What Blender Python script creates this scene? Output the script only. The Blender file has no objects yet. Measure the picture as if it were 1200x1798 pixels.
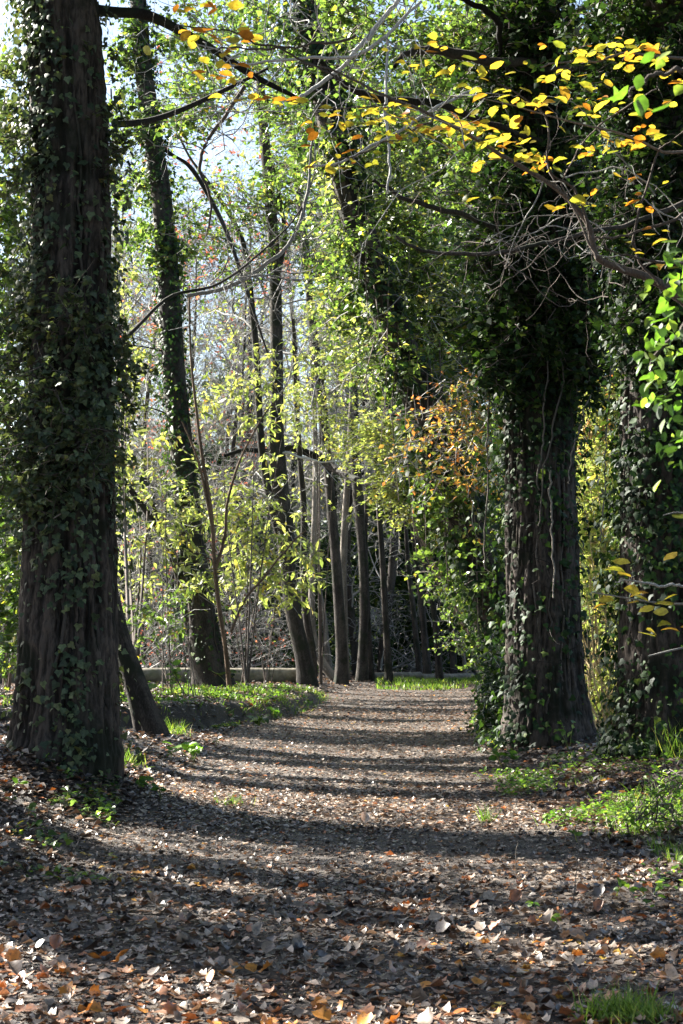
import bpy, math, numpy as np
from mathutils import Matrix, Vector
SC = bpy.context.scene
COL = SC.collection
rng = np.random.default_rng(11)

# ---------------------------------------------------------------- camera, sky, sun, exposure
F, H = 3000.0, 1.47
PITCH = math.atan(221 / 3000)
cam = bpy.data.cameras.new('camera'); camo = bpy.data.objects.new('camera', cam); COL.objects.link(camo)
camo.location = (0, 0, H); camo.rotation_euler = (math.pi / 2 + PITCH, 0, 0)
cam.sensor_fit = 'HORIZONTAL'; cam.sensor_width = 15.6; cam.lens = 39.0
cam.clip_start = 0.1; cam.clip_end = 2000
cam.dof.use_dof = True; cam.dof.focus_distance = 19; cam.dof.aperture_fstop = 10
SC.camera = camo
EL, ROT = math.radians(34), math.radians(-56)
SUN = np.array([math.sin(ROT) * math.cos(EL), math.cos(ROT) * math.cos(EL), math.sin(EL)])
w = bpy.data.worlds.new('World'); SC.world = w; w.use_nodes = True
nt = w.node_tree; sk = nt.nodes.new('ShaderNodeTexSky'); sk.sky_type = 'NISHITA'; sk.sun_disc = False
sk.sun_elevation = EL; sk.sun_rotation = ROT; sk.air_density = 1.0; sk.dust_density = 1.5
nt.links.new(sk.outputs[0], nt.nodes['Background'].inputs[0]); nt.nodes['Background'].inputs[1].default_value = 0.05
sl = bpy.data.lights.new('sun', 'SUN'); sl.energy = 5.0; sl.angle = math.radians(0.5); sl.color = (1, .95, .86)
so = bpy.data.objects.new('sun', sl); COL.objects.link(so); so.location = (-20, 10, 20)
so.rotation_euler = Vector(SUN).to_track_quat('Z', 'Y').to_euler()
SC.view_settings.view_transform = 'Standard'; SC.view_settings.look = 'None'
SC.view_settings.gamma = 1; SC.view_settings.use_curve_mapping = False; SC.view_settings.exposure = 2.6
SC.cycles.max_bounces = 8; SC.cycles.diffuse_bounces = 4; SC.cycles.transmission_bounces = 4; SC.cycles.glossy_bounces = 2

# ---------------------------------------------------------------- helpers
def W(px, py, Y):
    u = (px - 600) / F; v = (899 - py) / F; c, s = math.cos(PITCH), math.sin(PITCH)
    t = Y / (c - v * s)
    return np.array([u * t, Y, H + t * (s + v * c)])
def _hash(i, j, k):
    n = (i * 374761393 + j * 668265263 + k * 2147483647 * 3 + 1274126177) & 0xffffffff
    n = ((n ^ (n >> 13)) * 1274126177) & 0xffffffff
    return ((n ^ (n >> 16)) & 0xffff) / 65535.0
def noise(x, y, z=0.0):
    x, y, z = np.broadcast_arrays(np.asarray(x, float), y, z)
    xi, yi, zi = [np.floor(a).astype(np.int64) for a in (x, y, z)]
    f = [a - b for a, b in ((x, xi), (y, yi), (z, zi))]; f = [a * a * (3 - 2 * a) for a in f]
    r = 0
    for a in (0, 1):
        for b in (0, 1):
            for c in (0, 1):
                r = r + _hash(xi + a, yi + b, zi + c) * (f[0] if a else 1 - f[0]) * (f[1] if b else 1 - f[1]) * (f[2] if c else 1 - f[2])
    return r
def fbm(x, y, z=0.0, o=3):
    x = np.asarray(x, float); r = 0; a = .5
    for i in range(o): r = r + a * noise(x * 2 ** i + 7 * i, np.asarray(y) * 2 ** i, np.asarray(z) * 2 ** i); a *= .5
    return r / (1 - .5 ** o)
def sm(t): t = np.clip(t, 0, 1); return t * t * (3 - 2 * t)
def unit(v): return v / np.maximum(np.linalg.norm(v, axis=-1, keepdims=True), 1e-9)

def pc(y): return np.interp(y, [0, 16, 26, 36, 44, 52, 62, 80], [0, 0, .15, .9, 1.7, 3.2, 6.5, 14])
def pw(y): return np.interp(y, [0, 16, 26, 44, 60], [2.1, 1.8, 1.95, 2.2, 1.9])
def pe(y): return np.interp(y, [0, 20, 24, 26, 28, 32, 38, 46], [-6, -6, -3.2, -2.1, -1.7, -.9, -.4, -.4])
def g(x, y):
    x = np.asarray(x, float); y = np.asarray(y, float)
    dl = pc(y) - pw(y) - x; dr = x - pc(y) - pw(y)
    near = .3 * sm((dl + .3) / 1.3) + .25 * sm(dl / 5)
    k = sm((y - 20) / 3)
    wob = .18 * (noise(y * 1.3, 3.3) - .5) + .16 * (noise(y * 4.1, 9.3) - .5) + .12 * (noise(y * 9, x * 5) - .5)
    step = .1 * sm(dl / 1.0) + np.interp(y, [20, 27, 42, 60], [.34, .32, .14, .05]) * sm((pe(y) + wob - x) / .3)
    h = near * (1 - k) + step * k
    h = h + .12 * sm(dr / 1.0) + .12 * sm(dr / 4)
    h = h + .06 * np.clip(np.abs(x - pc(y)) / pw(y), 0, 1) ** 2 * sm((60 - y) / 20)
    for mx, my, mh, ms in ((-2.34, 14.6, .2, 1.0), (2.5, 20.6, .12, .9), (3.4, 17.8, .1, .9)): h = h + mh * np.exp(-((x - mx) ** 2 + (y - my) ** 2) / ms ** 2)
    off = np.maximum(sm(dl), sm(dr))
    h = h + (.015 + .07 * off) * (fbm(x * 1.7, y * 1.2, 0, 4) - .5)
    return h + 9 * sm((y - 75) / 60)
def hit(px, py, Ymax=120):
    Y = 3.0
    for s in range(1200):
        Y *= 1.003; p = W(px, py, Y)
        if p[2] <= g(p[0], p[1]) or Y > Ymax: break
    return p
def tag(o, label=None, cat=None, group=None, kind=None):
    for k, v in (('label', label), ('category', cat), ('group', group), ('kind', kind)):
        if v: o[k] = v
    return o
def root(name, loc, label, cat, group=None):
    o = bpy.data.objects.new(name, None); o.location = tuple(float(a) for a in loc); COL.objects.link(o); o.empty_display_size = .2
    return tag(o, label, cat, group)
def adopt(o, parent):
    o.parent = parent; o.matrix_parent_inverse = parent.matrix_basis.inverted() if parent.type != 'MESH' else (parent.matrix_parent_inverse @ parent.matrix_basis).inverted() if parent.parent is None else Matrix()
    return o
def raw_mesh(name, V, Fs, mat, rnd=None, smooth=False):
    me = bpy.data.meshes.new(name); V = np.ascontiguousarray(V, np.float32)
    me.vertices.add(len(V)); me.vertices.foreach_set('co', V.ravel())
    Fs = [np.asarray(f, np.int32) for f in Fs if len(f)]
    tot = sum(f.size for f in Fs); nf = sum(len(f) for f in Fs)
    me.loops.add(tot); me.loops.foreach_set('vertex_index', np.concatenate([f.ravel() for f in Fs]))
    me.polygons.add(nf); sz = np.concatenate([np.full(len(f), f.shape[1]) for f in Fs])
    me.polygons.foreach_set('loop_start', np.concatenate([[0], np.cumsum(sz)[:-1]]).astype(np.int32))
    if smooth: me.polygons.foreach_set('use_smooth', np.ones(nf, bool))
    me.update(calc_edges=True)
    if rnd is not None:
        a = me.attributes.new('rnd', 'FLOAT', 'POINT'); a.data.foreach_set('value', np.ascontiguousarray(rnd, np.float32))
    if mat: me.materials.append(mat)
    return me
def obj(name, me, parent=None, kind=None):
    o = bpy.data.objects.new(name, me); COL.objects.link(o)
    if parent is not None: adopt(o, parent)
    if kind: o['kind'] = kind
    return o
class Acc:
    def __init__(s): s.V = []; s.F = {}; s.R = []; s.n = 0
    def add(s, V, Fc, r=None):
        s.V.append(V)
        for f in (Fc if isinstance(Fc, list) else [Fc]): s.F.setdefault(f.shape[1], []).append(f + s.n)
        s.R.append(np.zeros(len(V)) if r is None else r); s.n += len(V)
    def build(s, name, mat, parent=None, kind=None, smooth=False):
        if not s.n: return None
        me = raw_mesh(name, np.concatenate(s.V), [np.concatenate(f) for f in s.F.values()], mat, np.concatenate(s.R), smooth)
        return obj(name, me, parent, kind)
# leaf outlines: x across, y along, z lift
def fan(pts, c): V = np.array([c] + pts, float); n = len(pts); return V, np.array([[0, i + 1, (i + 1) % n + 1] for i in range(n)])
SH = {}
SH['ivy'] = fan([(0, -.02, 0), (.3, -.14, -.05), (.52, .2, -.1), (.3, .42, -.02), (0, .95, -.14), (-.28, .43, -.02), (-.5, .22, -.1), (-.32, -.12, -.05)], (0, .25, .04))
SH['ivylo'] = (np.array([(0, 0, 0), (.46, .28, -.08), (0, 1, -.1), (-.46, .3, -.1)], float), np.array([[0, 1, 2], [0, 2, 3]]))
SH['lo'] = (np.array([(0, 0, 0), (.3, .5, .08), (0, 1, -.08), (-.3, .48, .1)], float), np.array([[0, 1, 2], [0, 2, 3]]))
SH['oval'] = (np.array([(0, 0, 0), (.24, .2, .04), (.34, .5, .07), (.2, .8, .02), (0, 1, -.1), (-.2, .82, .03), (-.33, .5, .06), (-.25, .2, .03), (0, .5, -.02)], float),
              np.array([[0, 1, 8], [1, 2, 8], [2, 3, 8], [3, 4, 8], [4, 5, 8], [5, 6, 8], [6, 7, 8], [7, 0, 8]]))
SH['long'] = (np.array([(0, 0, 0), (.13, .25, .03), (.16, .6, .02), (0, 1, -.12), (-.16, .58, .03), (-.12, .25, .03)], float), np.array([[0, 1, 4], [0, 4, 5], [1, 2, 4], [2, 3, 4]]))
def curl(V, a, b, tw):
    V = V.copy(); V[:, 2] += a * V[:, 0] ** 2 * 2 + b * (V[:, 1] - .4) ** 2 + tw * V[:, 0] * (V[:, 1] - .4); return V
for i, (a, b, t) in enumerate([(.6, .3, .2), (-.5, .35, -.3), (.2, -.5, .5), (1.2, .2, 0), (-.2, .6, .4), (.1, .12, -.1)]):
    SH['dry%d' % i] = (curl(SH['oval'][0] * np.array([1.25 if i % 2 else 1.0, 1, 1]), a, b, t), SH['oval'][1])
    lob = fan([(0, -.03, 0), (.25, .03, .03), (.42, .14, .08), (.38, .32, .02), (.47, .52, .06), (.27, .66, 0), (0, .98, .06), (-.25, .68, 0), (-.48, .5, .06), (-.36, .32, .02), (-.43, .12, .05), (-.24, .04, .02)], (0, .35, -.04))
    SH['lob%d' % i] = (curl(lob[0], a * .7, b, t), lob[1])
def leaves(acc, pos, size, shape, nrm, dr, rnd):
    V0, F0 = SH[shape]; N = len(pos)
    if N == 0: return
    z = unit(nrm); y = unit(dr - (dr * z).sum(-1, keepdims=True) * z); x = np.cross(y, z)
    s = np.asarray(size)[:, None, None] * np.ones((N, 1, 1))
    V = pos[:, None] + s * (V0[None, :, 0:1] * x[:, None] + V0[None, :, 1:2] * y[:, None] + V0[None, :, 2:3] * z[:, None])
    Fc = (F0[None] + (np.arange(N) * len(V0))[:, None, None]).reshape(-1, 3)
    acc.add(V.reshape(-1, 3), Fc, np.repeat(rnd, len(V0)))
def tubes(acc, P, R, sides=3, rnd=None):
    N, K, _ = P.shape
    if N == 0: return
    T = np.gradient(P, axis=1); T = unit(T)
    ref = np.where(np.abs(T[..., 2:3]) > .9, np.array([1., 0, 0]), np.array([0, 0, 1.]))
    A = unit(np.cross(T, ref)); B = np.cross(T, A)
    th = np.arange(sides) * 2 * math.pi / sides
    V = P[:, :, None] + R[:, :, None, None] * (np.cos(th)[:, None] * A[:, :, None] + np.sin(th)[:, None] * B[:, :, None])
    i = np.arange(K - 1)[:, None]; j = np.arange(sides)[None]; j2 = (j + 1) % sides
    q = np.stack([i * sides + j, i * sides + j2, (i + 1) * sides + j2, (i + 1) * sides + j], -1).reshape(-1, 4)
    Fc = (q[None] + (np.arange(N) * K * sides)[:, None, None]).reshape(-1, 4)
    acc.add(V.reshape(-1, 3), Fc, np.repeat(rng.random(N) if rnd is None else rnd, K * sides))
def grow(start, d, L, r0, K=7, wig=.25, grav=-.02, end=.25):
    N = len(start); P = np.zeros((N, K, 3)); P[:, 0] = start; d = unit(d); L = np.broadcast_to(L, N); r0 = np.broadcast_to(r0, N)
    for k in range(1, K):
        d = unit(d + wig * rng.normal(size=(N, 3)) + np.array([0, 0, grav])); P[:, k] = P[:, k - 1] + d * (L / (K - 1))[:, None]
    return P, r0[:, None] * np.linspace(1, end, K)[None]
def kids(P, R, M, Ls, K=5, spread=.8, wig=.25, grav=-.02, lo=.15, rs=.55, up=0.0):
    N, K0, _ = P.shape; i = rng.integers(0, N, M); t = lo + (1 - lo) * rng.random(M); f = t * (K0 - 1); a = np.minimum(f.astype(int), K0 - 2); u = (f - a)[:, None]
    s = P[i, a] * (1 - u) + P[i, a + 1] * u; T = unit(P[i, a + 1] - P[i, a])
    L0 = np.linalg.norm(P[i, -1] - P[i, 0], axis=1)
    r = (R[i, a] * (1 - u[:, 0]) + R[i, a + 1] * u[:, 0]) * rs
    d = unit(T + spread * rng.normal(size=(M, 3)) + np.array([0, 0, up]))
    return grow(s, d, Ls * L0 * (1.1 - .6 * t) * (.6 + .8 * rng.random(M)), r, K, wig, grav)
def along(P, M, lo=.1):
    N, K0, _ = P.shape; i = rng.integers(0, N, M); f = (lo + (1 - lo) * rng.random(M)) * (K0 - 1); a = np.minimum(f.astype(int), K0 - 2); u = (f - a)[:, None]
    return P[i, a] * (1 - u) + P[i, a + 1] * u, unit(P[i, a + 1] - P[i, a])
def spline(C, n):
    C = np.asarray(C, float); k = len(C); t = np.linspace(0, k - 1, n); i = np.minimum(t.astype(int), k - 2); u = (t - i)[:, None]
    p0 = C[np.maximum(i - 1, 0)]; p1 = C[i]; p2 = C[i + 1]; p3 = C[np.minimum(i + 2, k - 1)]
    return .5 * (2 * p1 + (p2 - p0) * u + (2 * p0 - 5 * p1 + 4 * p2 - p3) * u ** 2 + (3 * p1 - p0 - 3 * p2 + p3) * u ** 3)
def pxpath(pts, Y, dY=None):
    "image-measured control points (px, py, width px) set at their real distance; returns world points and radii"
    n = len(pts); Ys = [Y + (dY or 0) * i / (n - 1) for i in range(n)]
    return np.array([list(W(p[0], p[1], y)) + [p[2] / F * y / 2] for p, y in zip(pts, Ys)])
def surf(C, th, t):
    "point and outward normal on a trunk whose spline samples are C (n,4)"
    f = t * (len(C) - 1); i = np.minimum(f.astype(int), len(C) - 2); u = (f - i)[:, None]; c = C[i] * (1 - u) + C[i + 1] * u
    o = np.stack([np.cos(th), np.sin(th), 0 * th], -1)
    return c[:, :3], c[:, 3], o
def bark_mesh(C4, seg, rings, mat, amp=.03, fq=9, flare=0, lobes=5, seed=0):
    C = spline(C4, rings); th = np.linspace(0, 2 * math.pi, seg, endpoint=False)
    z = C[:, 2:3]; z0 = C[:, 2].min() + .3; r = C[:, 3:4]; cx, cy = np.cos(th)[None], np.sin(th)[None]
    tw = z * .12 * (1 if seed % 2 else -1)
    fx = np.cos(th[None] + tw); fy = np.sin(th[None] + tw)
    n1 = noise(fx * r * fq + seed, fy * r * fq, z * 1.1); n2 = noise(fx * r * fq * 2.3, fy * r * fq * 2.3 + seed, z * 3.1)
    n3 = noise(fx * r * fq * 3, fy * r * fq * 3 + seed, z * 16)
    ridge = (1 - np.abs(2 * n1 - 1)) ** 1.2 * .6 + (1 - np.abs(2 * n2 - 1)) * .35 + n3 * .32 - .08
    big = noise(cx * 1.4 + seed, cy * 1.4, z * .5) - .5
    fl = np.exp(-np.maximum(z - z0, 0) / .38)
    lob = .5 + .5 * np.cos(th[None] * lobes + seed + 1.5 * np.sin(th[None] * 2 + seed))
    rr = r * (1 + .1 * big) + amp * (ridge - .5) + flare * r * fl * (.35 + .9 * lob)
    V = np.stack([C[:, 0:1] + rr * cx, C[:, 1:2] + rr * cy, z + 0 * rr], -1).reshape(-1, 3)
    i = np.arange(rings - 1)[:, None]; j = np.arange(seg)[None]; j2 = (j + 1) % seg
    q = np.stack([i * seg + j, i * seg + j2, (i + 1) * seg + j2, (i + 1) * seg + j], -1).reshape(-1, 4)
    rn = np.clip(ridge, 0, 1).reshape(-1)  # groove depth, drives the shade painted into the bark colour
    return raw_mesh('trunk', V, [q], mat, rn, True)

# ---------------------------------------------------------------- materials
def mat(name):
    m = bpy.data.materials.new(name); m.use_nodes = True; n = m.node_tree; n.nodes.clear()
    out = n.nodes.new('ShaderNodeOutputMaterial'); return m, n, out
def ramp(n, stops, src):
    r = n.nodes.new('ShaderNodeValToRGB'); e = r.color_ramp.elements
    while len(e) < len(stops): e.new(.5)
    for el, (p, c) in zip(e, stops): el.position = p; el.color = (*c, 1)
    n.links.new(src, r.inputs[0]); return r.outputs[0]
def nz(n, scale, detail=4, vec=None, rough=.55):
    t = n.nodes.new('ShaderNodeTexNoise'); t.inputs['Scale'].default_value = scale; t.inputs['Detail'].default_value = detail; t.inputs['Roughness'].default_value = rough
    if vec is None:
        g_ = n.nodes.new('ShaderNodeNewGeometry'); vec = g_.outputs['Position']
    n.links.new(vec, t.inputs['Vector']); return t.outputs[0]
def mixc(n, a, b, fac, mode='MIX'):
    m = n.nodes.new('ShaderNodeMix'); m.data_type = 'RGBA'; m.blend_type = mode
    for s, v in ((m.inputs[0], fac), (m.inputs[6], a), (m.inputs[7], b)):
        if isinstance(v, (int, float)): s.default_value = v
        elif isinstance(v, tuple): s.default_value = (*v, 1)
        else: n.links.new(v, s)
    return m.outputs[2]
def leafmat(name, stops, trans=.4, rough=.4, spec=.5, tint=(1.25, 1.3, .55), spots=None):
    m, n, out = mat(name)
    at = n.nodes.new('ShaderNodeAttribute'); at.attribute_name = 'rnd'
    c = ramp(n, stops, at.outputs['Fac'])
    v = ramp(n, [(.3, (.62, .62, .62)), (.7, (1.25, 1.25, 1.2))], nz(n, 45, 3))
    c = mixc(n, c, v, 1.0, 'MULTIPLY')
    if spots: c = mixc(n, c, spots, ramp(n, [(.55, (0, 0, 0)), (.66, (.85, .85, .85))], nz(n, 70, 5, None, .7)))
    p = n.nodes.new('ShaderNodeBsdfPrincipled'); n.links.new(c, p.inputs['Base Color'])
    p.inputs['Roughness'].default_value = rough; p.inputs['Specular IOR Level'].default_value = spec
    t = n.nodes.new('ShaderNodeBsdfTranslucent'); n.links.new(mixc(n, c, tint, 1.0, 'MULTIPLY'), t.inputs[0])
    x = n.nodes.new('ShaderNodeMixShader'); x.inputs[0].default_value = trans
    n.links.new(p.outputs[0], x.inputs[1]); n.links.new(t.outputs[0], x.inputs[2]); n.links.new(x.outputs[0], out.inputs[0]); return m
def barkmat(name, dark, light, moss=None, sc=1.0):
    m, n, out = mat(name)
    g_ = n.nodes.new('ShaderNodeNewGeometry'); mp = n.nodes.new('ShaderNodeMapping'); mp.inputs['Scale'].default_value = (34 * sc, 34 * sc, 10 * sc)
    n.links.new(g_.outputs['Position'], mp.inputs['Vector'])
    a = nz(n, 1, 6, mp.outputs[0], .65); at = n.nodes.new('ShaderNodeAttribute'); at.attribute_name = 'rnd'
    ad = n.nodes.new('ShaderNodeMath'); ad.operation = 'ADD'; n.links.new(a, ad.inputs[0])
    ml = n.nodes.new('ShaderNodeMath'); ml.operation = 'MULTIPLY'; ml.inputs[1].default_value = .5; n.links.new(at.outputs['Fac'], ml.inputs[0]); n.links.new(ml.outputs[0], ad.inputs[1])
    c = ramp(n, [(.5, dark), (.78, tuple(x * .6 + y * .4 for x, y in zip(dark, light))), (1, tuple(1.4 * v for v in light))], ad.outputs[0])  # furrows painted darker than ridges so relief reads without direct light
    if moss: c = mixc(n, c, moss, ramp(n, [(.5, (0, 0, 0)), (.62, (1, 1, 1))], nz(n, 2.2, 5)))
    p = n.nodes.new('ShaderNodeBsdfPrincipled'); n.links.new(c, p.inputs['Base Color']); p.inputs['Roughness'].default_value = .85; p.inputs['Specular IOR Level'].default_value = .25
    b = n.nodes.new('ShaderNodeBump'); b.inputs['Strength'].default_value = .7; b.inputs['Distance'].default_value = .02
    n.links.new(a, b.inputs['Height']); n.links.new(b.outputs[0], p.inputs['Normal']); n.links.new(p.outputs[0], out.inputs[0]); return m
M = {}
M['bark'] = barkmat('furrowed_bark', (.006, .005, .0042), (.06, .047, .039), (.016, .017, .01))
M['bark_thin'] = barkmat('smooth_bark', (.009, .0075, .0062), (.055, .046, .039), (.02, .023, .013), 2)
M['bark_pale'] = barkmat('pale_bark', (.09, .078, .064), (.2, .175, .145), None, 2)
M['bark_red'] = barkmat('reddish_bark', (.045, .03, .02), (.15, .1, .065), None, 3)
M['twig'] = barkmat('grey_twig_bark', (.17, .165, .155), (.38, .37, .35), None, 3)
M['twig_dark'] = barkmat('dark_twig_bark', (.07, .055, .045), (.17, .14, .12), None, 3)
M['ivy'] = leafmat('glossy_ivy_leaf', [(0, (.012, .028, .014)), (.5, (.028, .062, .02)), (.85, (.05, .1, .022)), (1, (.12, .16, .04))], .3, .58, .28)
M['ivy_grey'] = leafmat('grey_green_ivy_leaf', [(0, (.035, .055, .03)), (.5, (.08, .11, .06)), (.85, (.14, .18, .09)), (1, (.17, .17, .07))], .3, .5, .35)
M['ivy_lit'] = leafmat('sunlit_ivy_leaf', [(0, (.04, .08, .03)), (.45, (.12, .195, .065)), (.85, (.21, .3, .1)), (.97, (.25, .28, .06)), (1, (.4, .3, .06))], .5, .27, .8)  # brighter copy of the ivy, sunlight put into the leaf colour
M['lime'] = leafmat('pale_lime_leaf', [(0, (.17, .23, .085)), (.5, (.36, .42, .16)), (.85, (.52, .54, .25)), (1, (.45, .34, .07))], .5, .45, .4, (1.2, 1.25, .6))
M['green'] = leafmat('bright_green_leaf', [(0, (.07, .15, .03)), (.6, (.14, .26, .045)), (1, (.28, .36, .08))], .5, .4, .5, (1.2, 1.3, .5))
M['orange'] = leafmat('orange_autumn_leaf', [(0, (.12, .2, .04)), (.4, (.35, .4, .08)), (.6, (.6, .42, .1)), (.85, (.65, .3, .09)), (1, (.5, .18, .06))], .45, .5, .3, (1.2, 1.0, .7))
M['yellow'] = leafmat('yellow_autumn_leaf', [(0, (.14, .2, .04)), (.25, (.34, .34, .06)), (.6, (.5, .41, .07)), (.84, (.45, .26, .05)), (.93, (.45, .18, .03)), (1, (.35, .13, .03))], .6, .4, .4, (1.2, 1.15, .5), (.2, .1, .03))
M['red'] = leafmat('red_autumn_leaf', [(0, (.3, .12, .08)), (.6, (.42, .14, .08)), (1, (.5, .26, .15))], .5, .5, .3, (1.2, .9, .8))
M['litter'] = leafmat('dry_leaf', [(0, (.028, .02, .018)), (.28, (.085, .068, .06)), (.5, (.29, .23, .185)), (.72, (.6, .49, .4)), (.8, (.3, .13, .06)), (.9, (.48, .16, .04)), (.97, (.6, .3, .05)), (1, (.68, .5, .08))], .12, .4, .8, (1.3, .9, .6), (.06, .045, .038))
M['grass'] = leafmat('grass_blade', [(0, (.08, .15, .035)), (.6, (.17, .28, .06)), (.9, (.28, .36, .1)), (1, (.45, .4, .16))], .45, .45, .4, (1.2, 1.3, .5))
M['cane'] = barkmat('tan_cane', (.25, .18, .08), (.5, .38, .2), None, 3)
def groundmat(name, a, b, c):
    m, n, out = mat(name)
    f = nz(n, 6, 8, None, .7); f2 = nz(n, 45, 6, None, .7)
    col = ramp(n, [(.35, a), (.55, b), (.7, c)], f2); col = mixc(n, col, (.75, .72, .7), ramp(n, [(.4, (0, 0, 0)), (.6, (1, 1, 1))], f), 'MULTIPLY')
    p = n.nodes.new('ShaderNodeBsdfPrincipled'); n.links.new(col, p.inputs['Base Color']); p.inputs['Roughness'].default_value = .6
    bm = n.nodes.new('ShaderNodeBump'); bm.inputs['Strength'].default_value = 1; bm.inputs['Distance'].default_value = .03
    n.links.new(f2, bm.inputs['Height']); n.links.new(bm.outputs[0], p.inputs['Normal']); n.links.new(p.outputs[0], out.inputs[0]); return m
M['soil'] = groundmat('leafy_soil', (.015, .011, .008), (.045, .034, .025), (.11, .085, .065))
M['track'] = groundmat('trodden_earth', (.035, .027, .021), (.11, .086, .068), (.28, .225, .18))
m, n, out = mat('weathered_concrete')
c = ramp(n, [(.3, (.1, .09, .065)), (.6, (.24, .21, .16)), (.75, (.34, .3, .23))], nz(n, 7, 8)); c = mixc(n, c, (.1, .11, .05), ramp(n, [(.5, (0, 0, 0)), (.68, (.8, .8, .8))], nz(n, 2.5, 5)))
p = n.nodes.new('ShaderNodeBsdfPrincipled'); n.links.new(c, p.inputs['Base Color']); p.inputs['Roughness'].default_value = .9; n.links.new(p.outputs[0], out.inputs[0]); M['concrete'] = m

# ---------------------------------------------------------------- ground and path
def build_ground():
    xs = np.concatenate([[-400, -200, -100, -60, -40], np.arange(-30, -8, .6), np.arange(-8, 8, .07), np.arange(8, 30, .6), [30, 40, 60, 100, 200, 400]])
    ys = [-60, -30, -15, -8, -4, -1, 1, 3]; y = 4.5
    while y < 135: ys.append(y); y *= 1.0075
    ys = np.array(ys + [150, 180, 250, 400])
    X, Yg = np.meshgrid(xs, ys); Z = g(X, Yg)
    V = np.stack([X, Yg, Z], -1).reshape(-1, 3); nx = len(xs); i = np.arange(len(ys) - 1)[:, None]; j = np.arange(nx - 1)[None]
    q = np.stack([i * nx + j, i * nx + j + 1, (i + 1) * nx + j + 1, (i + 1) * nx + j], -1).reshape(-1, 4)
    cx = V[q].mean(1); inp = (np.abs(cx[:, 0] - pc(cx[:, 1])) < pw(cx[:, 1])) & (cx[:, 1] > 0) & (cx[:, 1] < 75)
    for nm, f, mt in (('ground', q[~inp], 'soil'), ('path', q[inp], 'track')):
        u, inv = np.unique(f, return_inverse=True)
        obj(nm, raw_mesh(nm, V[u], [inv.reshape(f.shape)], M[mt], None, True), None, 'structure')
build_ground()

# ---------------------------------------------------------------- foliage builders
def rv(N): return rng.normal(size=(N, 3))
def crown(parent, blobs, mt, shape, size, n_tw, per, tw=.5, twmat='twig_dark', rn=(0, 1), limbs=None, grav=-.05, nm='foliage', up=1.0, clump=.45, singles=0, tname='twig', droop=-.3):
    """blobs: (px,py,rx,ry,Y,rY) measured volumes of foliage; twigs fill them, leaves hang on twigs"""
    tot = sum(b[2] * b[3] for b in blobs); P_ = []
    for b in blobs:
        k = max(4, int(n_tw * b[2] * b[3] / tot)); q = rv(k * 3); q = unit(q) * (rng.random((len(q), 1)) ** .4)
        c = W(b[0], b[1], b[4]); s = b[4] / F; p = c + q * np.array([b[2] * s, b[5], b[3] * s])
        keep = noise(p[:, 0] * 1.6 + 5, p[:, 1] * 1.1, p[:, 2] * 1.6) > clump; p = p[keep][:k]
        P_.append(p[p[:, 2] > g(p[:, 0], p[:, 1]) + .1])
    s = np.concatenate(P_)
    d = rv(len(s)) * np.array([1, 1, .6]) + np.array([0, 0, grav * 4])
    P, R = grow(s, d, tw * (.6 + .8 * rng.random(len(s))), .004 + .004 * rng.random(len(s)), 5, .3, grav)
    a = Acc(); tubes(a, P, R * (1 if blobs[0][4] < 18 else 1.5), 3)
    if limbs is not None: tubes(a, *limbs, 5)
    a.build(tname, M[twmat], parent, 'stuff')
    N = len(s) * per; q, T = along(P, N, .05)
    sz = size * (.55 + .75 * rng.random(N)); r = rn[0] + (rn[1] - rn[0]) * rng.random(N)
    nn = unit(rv(N) * .75 + np.array([0, 0, up])); dd = T * .6 + rv(N) * .7 + np.array([0, 0, droop])
    q = q + rv(N) * .02
    if singles:
        k = rng.permutation(N); si = k[:singles]; k = k[singles:]
        singles_of(parent, 'leaf', q[si], sz[si] * 1.15, shape if shape not in ('lo', 'ivylo') else {'lo': 'oval', 'ivylo': 'ivy'}[shape], nn[si], dd[si], r[si], mt)
        q, sz, nn, dd, r = q[k], sz[k], nn[k], dd[k], r[k]
    b = Acc(); leaves(b, q, sz, shape, nn, dd, r); b.build(nm, M[mt], parent, 'stuff')
    return P
_var = {}
def singles_of(parent, name, pos, size, shape, nrm, dr, r, mt, glob=None):
    z = unit(nrm); y = unit(dr - (dr * z).sum(-1, keepdims=True) * z); x = np.cross(y, z); res = []
    pi = Matrix.Translation(-parent.location) if parent is not None else None
    for k in range(len(pos)):
        b = min(7, int(r[k] * 8)); shp = shape[k] if isinstance(shape, (list, np.ndarray)) else shape; key = (shp, mt, b)
        if key not in _var:
            V0, F0 = SH[shp]; V = curl(V0, .25 * math.sin(b * 2.1), .3 * math.cos(b * 3.7), .3 * math.sin(b * 5.)); _var[key] = raw_mesh(name, V, [F0], M[mt], np.full(len(V), (b + .5) / 8))
        o = bpy.data.objects.new(name, _var[key]); COL.objects.link(o)
        m3 = np.eye(4); m3[:3, 0] = x[k] * size[k]; m3[:3, 1] = y[k] * size[k]; m3[:3, 2] = z[k] * size[k]; m3[:3, 3] = pos[k]
        if parent is not None: o.parent = parent; o.matrix_parent_inverse = pi
        o.matrix_basis = Matrix(m3.tolist()); res.append(o)
    return res
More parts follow.
